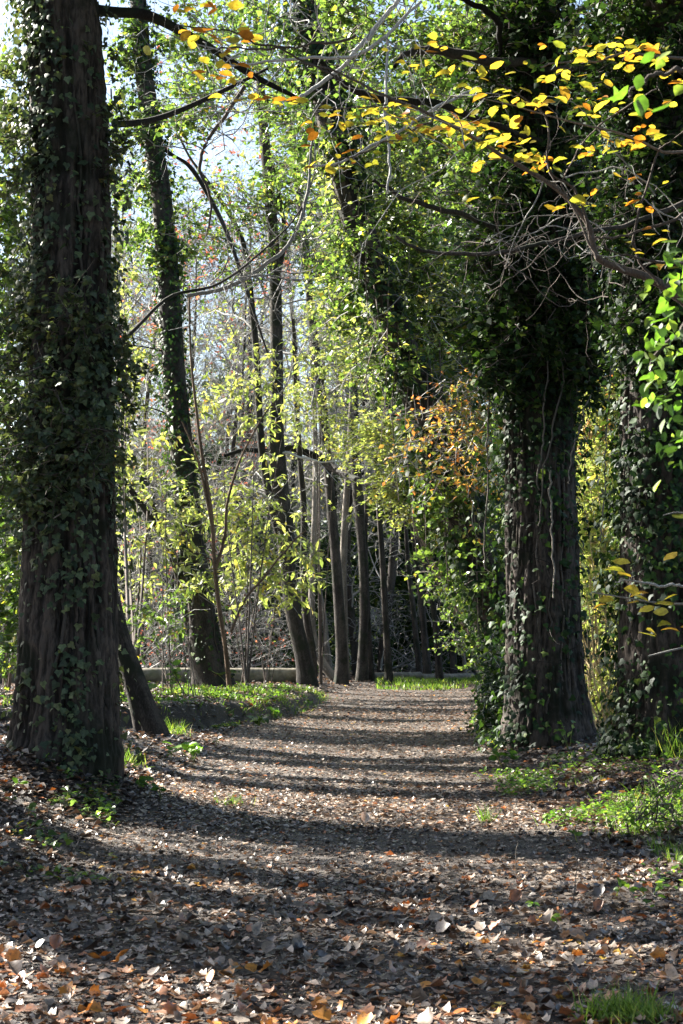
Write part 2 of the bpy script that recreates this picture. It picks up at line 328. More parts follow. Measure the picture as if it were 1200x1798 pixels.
def trunk_ivy(parent, C4, n, mt, shape, size, dens, lift=.05, singles=0, nm='ivy', vines=0, vmat='twig_dark', front=False):
    C = spline(C4, 80); N = n * 3; th = rng.random(N) * 2 * math.pi; t = rng.random(N)
    c, r, o = surf(C, th, t); p = c + o * (r + .01)[:, None]
    pr = dens(t, th, p); k = rng.random(N) < pr; k &= np.cumsum(k) <= n
    c, r, o, p, t = c[k], r[k], o[k], p[k], t[k]; N = len(p)
    lf = lift * rng.random(N) ** 2 * (1 + 2.5 * noise(p[:, 0] * 2, p[:, 1] * 2, p[:, 2] * 2))
    p = p + o * lf[:, None] + rv(N) * .01
    nn = o * .9 + np.array([0, 0, .45]) + rv(N) * .42; dd = np.array([0, 0, -1.]) + rv(N) * .5 + o * .3
    sz = size * (.35 + 1.0 * rng.random(N)); rr = rng.random(N) ** 1.3
    if singles:
        vis = np.where(o[:, 1] < -.2)[0]; hit_ = vis[np.argsort(-sz[vis])[:singles]]
        singles_of(parent, 'ivy_leaf', p[hit_], sz[hit_], 'ivy', nn[hit_], dd[hit_], rr[hit_], mt)
        m_ = np.ones(N, bool); m_[hit_] = False; p, sz, nn, dd, rr = p[m_], sz[m_], nn[m_], dd[m_], rr[m_]
    a = Acc(); leaves(a, p, sz, shape, nn, dd, rr); a.build(nm, M[mt], parent, 'stuff')
    for v in range(vines):
        K = 46; tt = np.linspace(.02 + .1 * rng.random(), .55 + .45 * rng.random(), K); ph = (rng.random() * math.pi + math.pi) + np.cumsum(rng.normal(size=K)) * .07
        c, r, o = surf(C, ph, tt); P = (c + o * (r + .012)[:, None])[None]; b = Acc(); tubes(b, P, np.linspace(.016, .006, K)[None] * (.6 + .8 * rng.random()), 5)
        b.build('ivy_stem', M[vmat], parent, None, True)

def make_tree(name, label, cat, pts, group=None, Y=None, dY=0, bark='bark_thin', seg=14, rings=60, amp=.012, fq=16, flare=.25, sink=.3, forks=(), base=None):
    b = hit(pts[0][0], pts[0][1]) if base is None else base
    Y = b[1] if Y is None else Y
    C = pxpath(pts, Y, dY); C = np.vstack([C[0], C]); C[0, 2] = g(C[0, 0], C[0, 1]) - sink; C[1, 2] = max(C[1, 2], g(C[1, 0], C[1, 1]))
    r = root(name, (C[1, 0], C[1, 1], g(C[1, 0], C[1, 1])), label, cat, group)
    obj('trunk', bark_mesh(C, seg, rings, M[bark], amp, fq, flare, 5, int(abs(pts[0][0])) % 17), r)
    for fk in forks:
        Cf = pxpath(fk, Y, dY); obj('limb', bark_mesh(Cf, 9, 40, M[bark], amp * .6, fq, 0, 5, int(fk[0][0]) % 13), r)
    return r, C
def sprays(parent, C, tmin, tmax, n1, L1, n2, n3, mt='twig', r0=.02, up=.3, leaf=None, bias=(0, 0, 0), wig=.22):
    Cs = spline(C, 60); t = tmin + (tmax - tmin) * rng.random(n1); c, r, o = surf(Cs, rng.random(n1) * 2 * math.pi, t)
    P, R = grow(c, o + np.array([0, 0, up]) + np.array(bias) + rv(n1) * .2, L1 * (.5 + .8 * rng.random(n1)), r0 * (.6 + .8 * rng.random(n1)), 9, wig, .01)
    a = Acc(); tubes(a, P, R, 4); P2, R2 = kids(P, R, n2, .5, 7, .7, .25); tubes(a, P2, R2, 3)
    P3, R3 = kids(P2, R2, n3, .5, 5, .8, .3, -.02, .1, .7); tubes(a, P3, np.maximum(R3, .0022), 3)
    a.build('twigs', M[mt], parent, 'stuff')
    if leaf:
        m_, shp, size, N = leaf; q, T = along(P3, N); b = Acc()
        leaves(b, q, size * (.6 + .7 * rng.random(N)), shp, rv(N) * .7 + np.array([0, 0, 1]), T + rv(N) * .6 + np.array([0, 0, -.4]), rng.random(N)); b.build('foliage', M[m_], parent, 'stuff')
    return P, P2

# ================================================================ THE THREE BIG TREES
TREE = 'ivy clad trees beside the path'
tl, CL = make_tree('ivy_covered_tree', 'huge dark furrowed trunk wrapped in grey green ivy, left of the leaf strewn path', 'tree',
    [(118, 1374, 178), (119, 1280, 170), (120, 1150, 162), (121, 1000, 154), (123, 850, 146), (125, 650, 138), (126, 400, 126), (118, 150, 124), (105, -80, 118), (95, -500, 105), (90, -1000, 90)],
    TREE, 14.6, 0, 'bark', 260, 460, .075, 13, .16, base=W(118, 1374, 14.6))
def dl(t, th, p):
    z = p[:, 2]; s = p[:, 0]
    n = noise(p[:, 0] * 3 + 3, p[:, 1] * 3, p[:, 2] * 1.3)
    base = np.interp(z, [.2, 1.0, 1.8, 2.6, 3.6, 4.6, 5.2, 6.5], [.02, .05, .07, .3, .9, .75, .45, .5])
    left = np.interp(p[:, 0], [-2.7, -2.25, -1.95], [1.1, .9, .55])
    hi = (z > 4.9) & (p[:, 0] > -2.42) & (p[:, 0] < -2.08)
    strip = np.exp(-((p[:, 0] + 2.2) / .13) ** 2) * (z < 2.2) * .22
    return np.clip((base * left + strip) * np.where(n > .42, 1.2, .25) * np.where(hi, .22, 1), 0, 1)
trunk_ivy(tl, CL, 15000, 'ivy_grey', 'ivy', .062, dl, .09, 300, vines=9, vmat='bark_thin')
crown(tl, [(45, 560, 60, 330, 14.5, .3), (60, 760, 80, 120, 14.2, .3), (120, 800, 90, 120, 14.0, .15), (20, 250, 45, 200, 14.6, .4), (205, 700, 16, 240, 14.5, .2), (205, 250, 30, 180, 14.6, .3), (120, 620, 70, 150, 14.05, .15), (30, 870, 50, 90, 14.4, .3)],
      'ivy_grey', 'ivy', .055, 620, 8, .3, 'twig_dark', nm='hanging_ivy', tname='ivy_shoot', clump=.4)
for pts, w0 in (([(200, 218, 13), (260, 212, 12), (320, 192, 10), (400, 155, 8), (470, 120, 5)], 0), ([(120, 10, 22), (195, 20, 20), (255, 25, 19), (310, 50, 17), (380, 90, 14), (440, 130, 12), (520, 170, 7)], 0), ([(205, 610, 9), (240, 575, 7), (300, 520, 6), (380, 500, 5), (450, 450, 4), (520, 380, 3), (555, 300, 2)], 0)):
    obj('limb', bark_mesh(pxpath(pts, 14.7, 1.5)[:, :4] if False else pxpath(pts, 14.7, 1.5), 8, 40, M['twig_dark'], .006, 20), tl) if False else None
    a = Acc(); C = spline(pxpath(pts, 14.7, 1.5), 30); tubes(a, C[None, :, :3], C[None, :, 3], 7); a.build('limb', M['bark_thin'], tl, None, True)

tr, CR = make_tree('ivy_covered_tree', 'broad ridged trunk right of the path with pale vines hanging down its bare bark', 'tree',
    [(966, 1328, 150), (962, 1260, 140), (957, 1150, 124), (954, 1000, 118), (950, 850, 114), (946, 700, 114), (944, 500, 108), (938, 250, 100), (930, -50, 94), (925, -600, 80)],
    TREE, 20.6, 0, 'bark', 220, 420, .075, 13, .12, base=W(966, 1328, 20.6))
def dr_(t, th, p):
    z = p[:, 2]; n = noise(p[:, 0] * 3 + 9, p[:, 1] * 3, z * 1.2)
    return np.clip(np.interp(z, [.1, .8, 1.5, 2.5, 3.8, 4.6, 9], [.06, .1, .12, .15, .3, .9, 1]) * np.where(n > .45, 1.25, .35) + .3 * np.exp(-((p[:, 0] - 2.15) / .1) ** 2) * (z < 2), 0, 1)
trunk_ivy(tr, CR, 13000, 'ivy', 'ivy', .075, dr_, .16, 220, vines=12)
# crowns of the right-hand trees: the dark ivy wall over the path
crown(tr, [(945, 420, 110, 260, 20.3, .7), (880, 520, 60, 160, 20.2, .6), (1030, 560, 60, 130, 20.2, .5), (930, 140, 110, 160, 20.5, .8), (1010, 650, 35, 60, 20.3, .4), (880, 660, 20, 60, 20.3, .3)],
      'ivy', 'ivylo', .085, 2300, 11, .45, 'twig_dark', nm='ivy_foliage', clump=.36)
for k, (pts, y) in enumerate([([(975, 590, 2.6), (985, 660, 2.4), (965, 760, 2.2), (945, 850, 2), (938, 930, 1.6)], 19.9), ([(960, 600, 2.2), (955, 700, 2.2), (950, 790, 2.2), (938, 860, 1.8)], 19.95), ([(968, 820, 2.8), (975, 880, 2.6), (982, 950, 2.4), (985, 1050, 2)], 19.85), ([(1040, 690, 2), (1020, 750, 2.4), (1000, 800, 2), (996, 850, 1.6)], 19.7), ([(850, 560, 2), (852, 700, 2.2), (848, 850, 2), (850, 1000, 2)], 20.3), ([(1080, 540, 2), (1078, 700, 2.2), (1082, 850, 2), (1078, 950, 2)], 19.7)]):
    a = Acc(); C = spline(pxpath([(x, yy, ww * 1.3) for x, yy, ww in pts], y), 30); C[:, 0] += .03 * np.cumsum(rng.normal(size=30)) * .4; tubes(a, C[None, :, :3], C[None, :, 3], 4); a.build('hanging_vine', M['bark_pale'], tr, None, True)
a = Acc()
P, R = grow(W(952, 1000, 20.6) + rv(30) * np.array([.15, .05, .9]) + np.array([0, -.42, 0]), rv(30) * np.array([1, .3, 1]) + np.array([0, -.3, 0]), .7, .006, 9, .4); tubes(a, P, R, 3); a.build('stray_vines', M['bark_thin'], tr, 'stuff')
for pts in ([(940, 110, 16), (880, 108, 18), (830, 100, 20), (770, 88, 17), (730, 95, 13), (700, 120, 8)], [(950, 120, 14), (1010, 108, 17), (1080, 118, 13), (1150, 135, 9)], [(880, 110, 5), (868, 60, 11), (845, 20, 12), (800, 0, 10), (740, -20, 8)], [(940, 400, 10), (870, 395, 10), (800, 372, 10), (730, 350, 9), (670, 320, 7), (640, 300, 5)], [(950, 250, 12), (860, 220, 12), (760, 190, 14), (640, 180, 14), (560, 120, 9)]):
    a = Acc(); C = spline(pxpath(pts, 20, -1.2), 34); C[:, :3] += .02 * np.cumsum(rv(34), 0) * .5; tubes(a, C[None, :, :3], C[None, :, 3], 7); a.build('limb', M['bark_thin'], tr, None, True)

tf, CF = make_tree('ivy_covered_tree', 'dark ivy smothered trunk at the right edge behind the grassy verge', 'tree',
    [(1172, 1362, 160), (1170, 1280, 152), (1166, 1100, 146), (1163, 900, 140), (1160, 700, 134), (1158, 450, 124), (1150, 150, 116), (1150, -300, 100)],
    TREE, 17.8, 0, 'bark', 180, 320, .06, 13, .2, base=W(1172, 1362, 17.8))
trunk_ivy(tf, CF, 15000, 'ivy', 'ivy', .072, lambda t, th, p: np.clip(np.where(noise(p[:, 0] * 2.5, p[:, 1] * 2.5 + 4, p[:, 2] * 1.3) > .38, 1, .3), 0, 1), .12, 260, vines=5)
crown(tf, [(1150, 330, 110, 260, 17.6, .7), (1130, 80, 160, 150, 17.4, .8), (1100, 560, 25, 110, 17.4, .3), (1190, 560, 60, 250, 17.3, .3)], 'ivy', 'ivylo', .078, 1200, 11, .4, 'twig_dark', nm='ivy_foliage', clump=.36)

# unseen crowns added above the frame to keep the open sky off the path
def shade_crown(parent, cx, cy, rx, ry, z0, z1, n, C):
    Cs = spline(C, 40); n1 = 16; P = np.zeros((n1, 9, 3)); e = np.stack([cx + rx * rng.uniform(-.8, .8, n1), cy + ry * rng.uniform(-.8, .8, n1), rng.uniform(z0, z1, n1)], -1)
    s0 = Cs[rng.integers(35, 40, n1), :3]; u = np.linspace(0, 1, 9)[None, :, None]; P = s0[:, None] * (1 - u) + e[:, None] * u; P[..., 2] += np.sin(u[..., 0] * 3.14) * .5
    a = Acc(); R = np.linspace(.09, .02, 9)[None] * np.ones((n1, 1)); tubes(a, P, R, 6); P2, R2 = kids(P, R, 240, .16, 6, grav=.04); tubes(a, P2, R2, 3); a.build('shade_crown_limbs', M['twig_dark'], parent, 'stuff')
    q, T = along(P2, n); q = q + rv(n) * .7; q[:, 2] = np.maximum(q[:, 2], z0 - .4); a = Acc(); leaves(a, q, .2 + .16 * rng.random(n), 'ivylo', rv(n) * .5 + np.array([0, 0, 1]), T + rv(n), rng.random(n)); a.build('crown', M['ivy'], parent, 'stuff')
shade_crown(tl, 0.2, 12, 2.2, 5, 10.5, 13.5, 4500, CL)
shade_crown(tr, 7.0, 17, 4, 6, 9.5, 14, 6000, CR)
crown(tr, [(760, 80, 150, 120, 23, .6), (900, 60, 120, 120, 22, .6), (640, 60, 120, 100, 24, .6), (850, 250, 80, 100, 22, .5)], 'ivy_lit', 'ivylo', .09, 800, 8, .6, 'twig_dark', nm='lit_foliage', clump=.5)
shade_crown(tf, 5.5, 8, 4.0, 8, 9.5, 13, 7000, CF)
shade_crown(tf, 1.5, 3, 6.0, 11, 11.5, 14.5, 15000, CF)  # extra canopy over the camera, added to dim the sky light
shade_crown(tr, 1.5, 19, 5.0, 7, 12, 15, 9000, CR)

# ---------------------------------------------------------------- slim trees of the left bank and the middle distance
SLIM = 'slim trees between path and pipe'
make_tree('leaning_tree', 'slim bare trunk leaning left against the huge ivy tree', 'tree', [(268, 1292, 50), (250, 1235, 42), (235, 1190, 38), (215, 1130, 34), (196, 1060, 32), (165, 960, 28), (130, 850, 24), (90, 720, 20)], SLIM, bark='bark_thin', seg=36, rings=150, amp=.02, fq=14)
ts, CS = make_tree('ivy_covered_tree', 'slender ivy clad tree leaning left on the raised bank near the pipe', 'tree',
    [(374, 1208, 66), (362, 1130, 54), (345, 1020, 46), (330, 900, 42), (318, 780, 40), (305, 650, 38), (296, 500, 37), (284, 350, 35), (265, 220, 33), (250, 100, 30), (240, -60, 26), (238, -260, 18)],
    SLIM, bark='bark_thin', seg=30, rings=160, amp=.03, fq=9,
    forks=([(352, 1205, 30), (345, 1150, 26), (330, 1090, 18), (318, 1030, 12), (300, 980, 8)], [(362, 1120, 16), (340, 1060, 14), (310, 985, 13), (285, 940, 14), (255, 895, 13), (225, 855, 13), (196, 825, 12), (160, 790, 9)], [(290, 945, 9), (280, 915, 7), (268, 885, 5)],
           [(300, 620, 12), (260, 610, 10), (215, 600, 8), (180, 560, 6)], [(270, 250, 14), (300, 270, 12), (340, 300, 10), (395, 400, 8), (430, 500, 6), (470, 620, 3)], [(320, 745, 10), (290, 725, 8), (250, 712, 6), (215, 705, 4)]))
ys = CS[1, 1]
trunk_ivy(ts, CS, 7000, 'ivy', 'ivy', .085, lambda t, th, p: np.clip(np.interp(p[:, 2], [0, 3, 5, 20], [.15, .5, .9, 1]) * np.where(noise(p[:, 0] * 3, p[:, 1], p[:, 2] * 1.5) > .4, 1.1, .4), 0, 1), .14, 120, vines=2)
crown(ts, [(270, 430, 45, 50, ys, .5), (300, 410, 30, 80, ys, .4), (240, 170, 50, 110, ys, .6), (300, 480, 30, 50, ys, .4), (225, 100, 30, 90, ys, .5), (330, 60, 110, 60, ys, .8), (230, 330, 30, 60, ys, .5), (330, 190, 60, 60, ys - 2, .6)], 'ivy_lit', 'ivylo', .13, 420, 9, .5, 'twig_dark', nm='ivy_foliage', clump=.42)
make_tree('sapling', 'thin reddish sapling stem beside the slender ivy clad tree', 'sapling', [(403, 1212, 8), (395, 1130, 8), (384, 1060, 8), (376, 980, 7), (371, 900, 7), (355, 800, 6), (345, 720, 5), (335, 620, 4), (332, 500, 3)], SLIM, bark='bark_red', seg=9, rings=70, amp=.004,
    forks=([(378, 1000, 7), (395, 940, 6), (400, 880, 5), (425, 800, 4), (470, 720, 3), (500, 690, 2)], [(372, 920, 6), (360, 860, 5), (345, 800, 4), (320, 740, 3)]))
tc, CC = make_tree('forest_tree', 'dark curved trunk standing at the left corner of the far path bend', 'tree',
    [(542, 1203, 33), (532, 1150, 29), (516, 1080, 27), (506, 1000, 29), (500, 920, 31), (492, 850, 28), (486, 760, 25), (486, 620, 22), (482, 450, 20), (468, 280, 18), (455, 120, 14), (445, -60, 9)],
    SLIM, bark='bark_thin', seg=26, rings=150, amp=.02, fq=12,
    forks=([(506, 985, 18), (485, 920, 16), (465, 830, 14), (456, 740, 13), (450, 620, 12), (438, 500, 11), (425, 420, 10), (380, 340, 8), (330, 270, 5), (300, 200, 3)], [(484, 500, 9), (500, 420, 8), (490, 340, 7), (470, 260, 6), (450, 160, 4)]))
yc = CC[1, 1]
crown(tc, [(470, 310, 35, 55, yc, .5), (480, 370, 25, 30, yc, .4), (490, 210, 40, 60, yc, .6), (545, 230, 30, 60, yc, .6)], 'ivy_lit', 'ivylo', .17, 160, 8, .6, 'twig_dark', nm='ivy_foliage')
sprays(tc, CC, .45, 1, 24, 3.4, 190, 1000, 'twig', .03, leaf=('lime', 'lo', .15, 900))
t2, C2 = make_tree('forest_tree', 'dark arched trunk right of the curved one, a dead limb reaching toward the path', 'tree',
    [(600, 1203, 23), (600, 1150, 20), (595, 1060, 18), (588, 960, 17), (580, 870, 16), (574, 790, 16), (562, 680, 17), (548, 560, 15), (536, 430, 14), (520, 300, 12), (508, 150, 10), (500, -20, 7)],
    SLIM, bark='bark_thin', seg=22, rings=140, amp=.015, fq=12,
    forks=())
for lp in ([(568, 812, 13), (590, 825, 14), (625, 842, 14), (672, 858, 10)], [(580, 818, 13), (545, 797, 13), (505, 786, 12), (470, 792, 10), (430, 790, 8), (395, 800, 6)]):
    a = Acc(); C = spline(pxpath(lp, C2[1, 1] - .3, -4), 30); tubes(a, C[None, :, :3], C[None, :, 3], 8); a.build('dead_limb', M['bark_thin'], t2, None, True)
sprays(t2, C2, .4, 1, 24, 3.2, 190, 1000, 'twig', .03, leaf=('lime', 'lo', .15, 900))
crown(t2, [(420, 60, 140, 90, 40, 1.5), (330, 150, 90, 90, 42, 1.5), (520, 200, 80, 160, 43, 1.5), (400, 400, 120, 120, 44, 1.5), (560, 420, 60, 120, 44, 1), (250, 330, 50, 150, 44, 1)], 'ivy_lit', 'lo', .13, 1500, 7, .8, 'twig_dark', nm='leafy_crown', clump=.44)
crown(t2, [(330, 280, 120, 150, 50, 1.5), (420, 440, 120, 100, 50, 1.5), (240, 560, 50, 120, 50, 1), (300, 130, 80, 80, 50, 1)], 'red', 'lo', .15, 150, 5, .9, 'twig', nm='red_leaves', clump=.48)
def slim(label, pts, bark='bark_thin', **k):
    return make_tree('forest_tree', label, 'tree', pts, SLIM, bark=bark, seg=14, rings=70, amp=.012, **k)
r_, c_ = slim('pale bowed stem sweeping up from the foot of the arched trunk', [(592, 1196, 20), (572, 1172, 18), (556, 1140, 15), (548, 1090, 12), (549, 1000, 11), (553, 900, 10), (554, 780, 9), (548, 620, 7), (545, 450, 5)], 'bark_pale'); sprays(r_, c_, .5, 1, 12, 2.5, 90, 400, 'twig', .02)
slim('dark thin stem between the curved trunk and the pale bowed stem', [(548, 1150, 16), (538, 1080, 13), (533, 1000, 12), (534, 900, 11), (528, 820, 10), (520, 700, 8), (515, 560, 6)], base=W(560, 1196, 48))
slim('pale straight twin stem lit on its left side behind the arched trunk', [(607, 1196, 15), (605, 1120, 13), (603, 1000, 13), (607, 900, 12), (612, 820, 11), (618, 700, 9), (622, 560, 7)], 'bark_pale')
slim('short pale forked stem between bowed stem and arched trunk', [(580, 1190, 12), (574, 1130, 10), (570, 1080, 8), (562, 1030, 6), (560, 960, 4)], 'bark_pale')
r_, c_ = slim('thick dark ivy flecked trunk behind the path bend', [(636, 1197, 20), (638, 1130, 16), (640, 1050, 16), (636, 960, 15), (628, 860, 18), (620, 740, 15)]); 
slim('dark narrow trunk close beside the thick dark one at the bend', [(652, 1196, 12), (648, 1120, 10), (644, 1040, 10), (642, 950, 8), (645, 850, 6)])
slim('slim grey trunk standing alone at the near edge of the bend', [(684, 1200, 14), (680, 1130, 12), (676, 1060, 11), (671, 970, 10), (666, 900, 9), (660, 800, 7)])
slim('thin leaning trunk, left one of the trio by the grass patch', [(738, 1188, 11), (731, 1120, 10), (724, 1050, 9), (717, 990, 8), (712, 900, 6)])
slim('grey leaning trunk, middle one of the trio by the grass patch', [(752, 1191, 14), (746, 1120, 12), (740, 1050, 11), (732, 990, 9), (722, 900, 7)])
slim('darker trunk, right one of the trio by the grass patch', [(773, 1198, 13), (768, 1130, 11), (762, 1070, 10), (755, 1020, 9), (738, 960, 7), (725, 880, 5)])
slim('short dark trunk behind the grass patch', [(798, 1188, 12), (795, 1120, 11), (793, 1060, 9), (790, 980, 7)])
slim('thin pale stem right of the grass patch', [(818, 1188, 7), (814, 1130, 6), (816, 1060, 5), (822, 980, 4)], 'bark_pale')
slim('slender pale stem near the hanging foliage at the bend', [(842, 1192, 8), (840, 1130, 7), (832, 1060, 6), (836, 960, 5)], 'bark_pale')
slim('dark stem close to the big right trunk at the far path edge', [(872, 1200, 14), (868, 1100, 12), (862, 1000, 10), (858, 880, 8)])

# leaning ivy tree over the path
tv, CV = make_tree('ivy_covered_tree', 'tree buried in glossy green ivy, leaning left over the path behind the broad trunk', 'tree',
    [(925, 1215, 80), (890, 1120, 72), (850, 1000, 66), (805, 880, 64), (768, 780, 62), (718, 650, 60), (664, 500, 58), (622, 370, 54), (588, 240, 50), (555, 100, 44), (530, -60, 38)],
    TREE, bark='bark', seg=60, rings=200, amp=.04, fq=7, Y=29.5, base=W(925, 1215, 29.5))
trunk_ivy(tv, CV, 9000, 'ivy', 'ivylo', .11, lambda t, th, p: np.where(noise(p[:, 0] * 2, p[:, 1] * 2, p[:, 2] * 2) > .4, .8, .05), .2, 0)
for k in range(16):
    x0 = rng.uniform(640, 880); y0_ = 420 + (x0 - 640) * 1.6 + rng.uniform(-60, 60); P = np.array([W(x0 + rng.normal() * 6, y0_, 29.2), W(x0 + rng.normal() * 8, y0_ + 90, 29.1), W(x0 + rng.normal() * 8, y0_ + 190, 29.1), W(x0 + rng.normal() * 10, min(1180, y0_ + rng.uniform(220, 420)), 29.1)]); a = Acc(); tubes(a, spline(P, 16)[None], np.linspace(.014, .006, 16)[None], 4); a.build('hanging_vine', M['twig_dark'], tv, None, True)
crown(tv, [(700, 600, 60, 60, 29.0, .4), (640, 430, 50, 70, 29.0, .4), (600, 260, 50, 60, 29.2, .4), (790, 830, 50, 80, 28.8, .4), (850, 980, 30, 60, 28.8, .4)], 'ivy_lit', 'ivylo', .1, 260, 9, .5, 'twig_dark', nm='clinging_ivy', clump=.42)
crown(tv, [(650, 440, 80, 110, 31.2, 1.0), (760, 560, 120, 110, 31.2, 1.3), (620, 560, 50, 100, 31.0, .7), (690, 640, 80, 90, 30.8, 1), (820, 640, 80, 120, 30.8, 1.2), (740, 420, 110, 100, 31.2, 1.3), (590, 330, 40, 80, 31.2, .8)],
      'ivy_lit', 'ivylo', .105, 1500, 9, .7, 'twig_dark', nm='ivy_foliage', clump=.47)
crown(tv, [(820, 800, 60, 150, 31.0, .9), (770, 860, 60, 70, 30.8, .8), (850, 960, 40, 160, 31.0, .8), (800, 1010, 50, 90, 30.8, .8), (860, 1120, 25, 80, 30.8, .5), (790, 930, 40, 60, 30.6, .6)],
      'ivy_lit', 'ivylo', .1, 720, 9, .6, 'twig_dark', nm='hanging_foliage', clump=.42)
crown(tv, [(620, 150, 110, 130, 31.2, 1.3), (740, 250, 110, 120, 31.2, 1.5), (500, 60, 90, 90, 30, 1.2), (560, 250, 50, 100, 31.2, .8), (860, 300, 90, 200, 30, 1.5), (830, 120, 120, 130, 30.5, 1.5)],
      'ivy_lit', 'ivylo', .11, 1500, 9, .7, 'twig_dark', nm='upper_foliage', clump=.47)
crown(tv, [(700, 500, 160, 180, 29.6, 1.0), (640, 300, 120, 180, 29.6, 1.), (790, 760, 90, 160, 29.8, .8)], 'lime', 'lo', .1, 420, 7, .7, 'twig', nm='pale_leaves', clump=.48)

# ---------------------------------------------------------------- shrubs
def shrub(label, base, blobs, mt, shape, size, n_tw, per, nst=6, twm='twig', name='shrub', cat='shrub', group='shrubs beside the path', singles=0, yo=0, **k):
    b = hit(*base); Y = b[1]; r = root(name, (b[0], b[1], g(b[0], b[1])), label, cat, group)
    blobs = [tuple(q[:4]) + ((q[4] if len(q) > 4 else Y + yo), (q[5] if len(q) > 5 else .7)) for q in blobs]
    for i in range(nst):
        q = blobs[i % len(blobs)]; tgt = W(q[0] + rng.normal() * q[2] * .4, q[1] - q[3] * .3 * rng.random(), q[4]); s0 = np.array([b[0], b[1], g(b[0], b[1]) - .05]) + rng.normal(size=3) * np.array([.08, .08, 0])
        mid = s0 * .45 + tgt * .55 + np.array([rng.normal() * .15, 0, .35]); C = spline(np.array([s0, s0 * .7 + mid * .3 + np.array([0, 0, .1]), mid, tgt]), 24)
        a = Acc(); L = np.linalg.norm(tgt - s0); tubes(a, C[None], np.linspace(.0042 * L, .003, 24)[None], 6); a.build('stem', M['twig_dark' if twm == 'twig' else twm], r, None, True)
    crown(r, blobs, mt, shape, size, n_tw, per, twmat=twm, singles=singles, **k); return r
shrub('young tree with drooping pale lime leaves left of the slender ivy tree', (300, 1212), [(260, 960, 60, 60), (290, 880, 60, 50), (240, 1030, 45, 50), (330, 960, 50, 80), (270, 800, 70, 40), (350, 1020, 40, 40)], 'lime', 'long', .2, 220, 5, singles=140, yo=1.8, clump=.45, droop=-.7, tw=.7)
shrub('taller sapling with yellow green leaves between slender ivy tree and curved trunk', (432, 1205), [(400, 700, 70, 60), (470, 650, 60, 50), (440, 850, 60, 90), (380, 880, 40, 80), (500, 720, 60, 40), (500, 880, 25, 60), (530, 640, 40, 30)], 'lime', 'long', .2, 250, 5, singles=140, yo=1.8, clump=.47, droop=-.7, tw=.7)
shrub('low sapling with drooping lime leaves at the foot of the curved trunk', (470, 1203), [(510, 1010, 45, 30), (430, 1000, 50, 50), (520, 960, 30, 30), (450, 930, 45, 40), (490, 1030, 30, 30)], 'lime', 'long', .24, 170, 5, singles=110, clump=.4, droop=-.9, tw=.7)
shrub('yellow leaved bush glowing just right of the huge ivy trunk', (230, 1215), [(225, 800, 30, 70), (235, 700, 30, 60), (240, 620, 25, 60), (225, 500, 25, 90), (240, 870, 30, 50)], 'lime', 'lo', .15, 130, 7, yo=8, singles=60, clump=.4)
shrub('bush of broad green leaves hanging over the low bank', (330, 1225), [(330, 1060, 50, 40), (290, 1090, 40, 35), (350, 1090, 35, 35), (250, 1090, 40, 40), (225, 1130, 15, 30)], 'ivy_lit', 'long', .16, 80, 6, yo=1.5, clump=.4)
shrub('tall airy sapling with yellow leaves high among the bare twigs', (560, 1200), [(550, 700, 70, 60), (600, 640, 60, 60), (570, 500, 40, 60), (590, 780, 50, 50), (640, 730, 50, 60), (620, 560, 40, 50)], 'lime', 'lo', .13, 300, 8, nst=4, clump=.44)
shrub('shrub with orange and green leaves under the leaning ivy tree', (850, 1205), [(800, 730, 90, 80, 28, .9), (760, 780, 70, 70, 28, .8), (850, 780, 50, 120, 28, .6), (840, 680, 60, 50, 28, .6), (750, 700, 30, 30, 28, .5)], 'orange', 'lo', .1, 190, 6, nst=4, clump=.47, rn=(.1, .95), tw=.8)
shrub('spreading branches of pale yellow green leaves over the far bend', (868, 1204), [(720, 880, 60, 30, 31, .6), (780, 900, 50, 30, 31, .6), (680, 850, 40, 50, 31, .6), (660, 760, 50, 50, 31, .6), (720, 820, 50, 30, 31, .6), (650, 900, 20, 20, 31, .3)], 'lime', 'lo', .1, 420, 9, nst=4, up=2, clump=.42)
shrub('small green bush beside the far edge of the path bend', (862, 1212), [(800, 1090, 30, 50), (850, 1060, 40, 70), (870, 1140, 20, 40), (830, 1130, 25, 30)], 'ivy_lit', 'lo', .11, 220, 8, nst=4, clump=.42)
shrub('sprawling ivy mound at the left foot of the broad right trunk', (872, 1290), [(868, 1240, 25, 50), (872, 1160, 18, 60), (850, 1280, 30, 20)], 'ivy', 'ivylo', .08, 170, 9, nst=3, clump=.35, tw=.3)
shrub('sunlit lime thicket in the gap between the two right hand trunks', (1052, 1270), [(1050, 1000, 45, 140), (1055, 1150, 40, 90), (1045, 800, 45, 130), (1060, 1230, 40, 40), (1040, 700, 40, 60), (1090, 1100, 30, 150)], 'lime', 'long', .15, 700, 8, nst=10, twm='cane', clump=.4)
shrub('golden orange leaved shrub high in the gap between right hand trunks', (1075, 1262), [(1045, 690, 35, 50), (1040, 760, 30, 40), (1070, 740, 20, 40)], 'orange', 'lo', .12, 170, 8, nst=3, clump=.38)
shrub('bramble bush spilling over the verge at the right edge', (1185, 1455), [(1150, 1440, 60, 35), (1185, 1390, 35, 40), (1110, 1455, 60, 22), (1185, 1480, 40, 40)], 'green', 'oval', .04, 260, 5, nst=8, clump=.38, tw=.25, twm='twig_dark')
shrub('evergreen bush filling the gap behind the far right trunk', (1240, 1250), [(1080, 900, 90, 260, 34, 1), (1200, 700, 120, 400, 34, 1.5), (1000, 700, 60, 350, 36, 1), (1060, 450, 150, 260, 34, 1)], 'ivy_lit', 'ivylo', .14, 1500, 10, nst=5, clump=.36)
shrub('dark evergreen bush at the left picture edge behind the huge trunk', (10, 1215), [(0, 950, 60, 250, 30, 1), (10, 600, 50, 300, 30, 1), (20, 300, 45, 250, 30, 1), (20, 1110, 40, 80, 30, 1)], 'ivy_lit', 'ivylo', .13, 800, 9, nst=5, clump=.38)

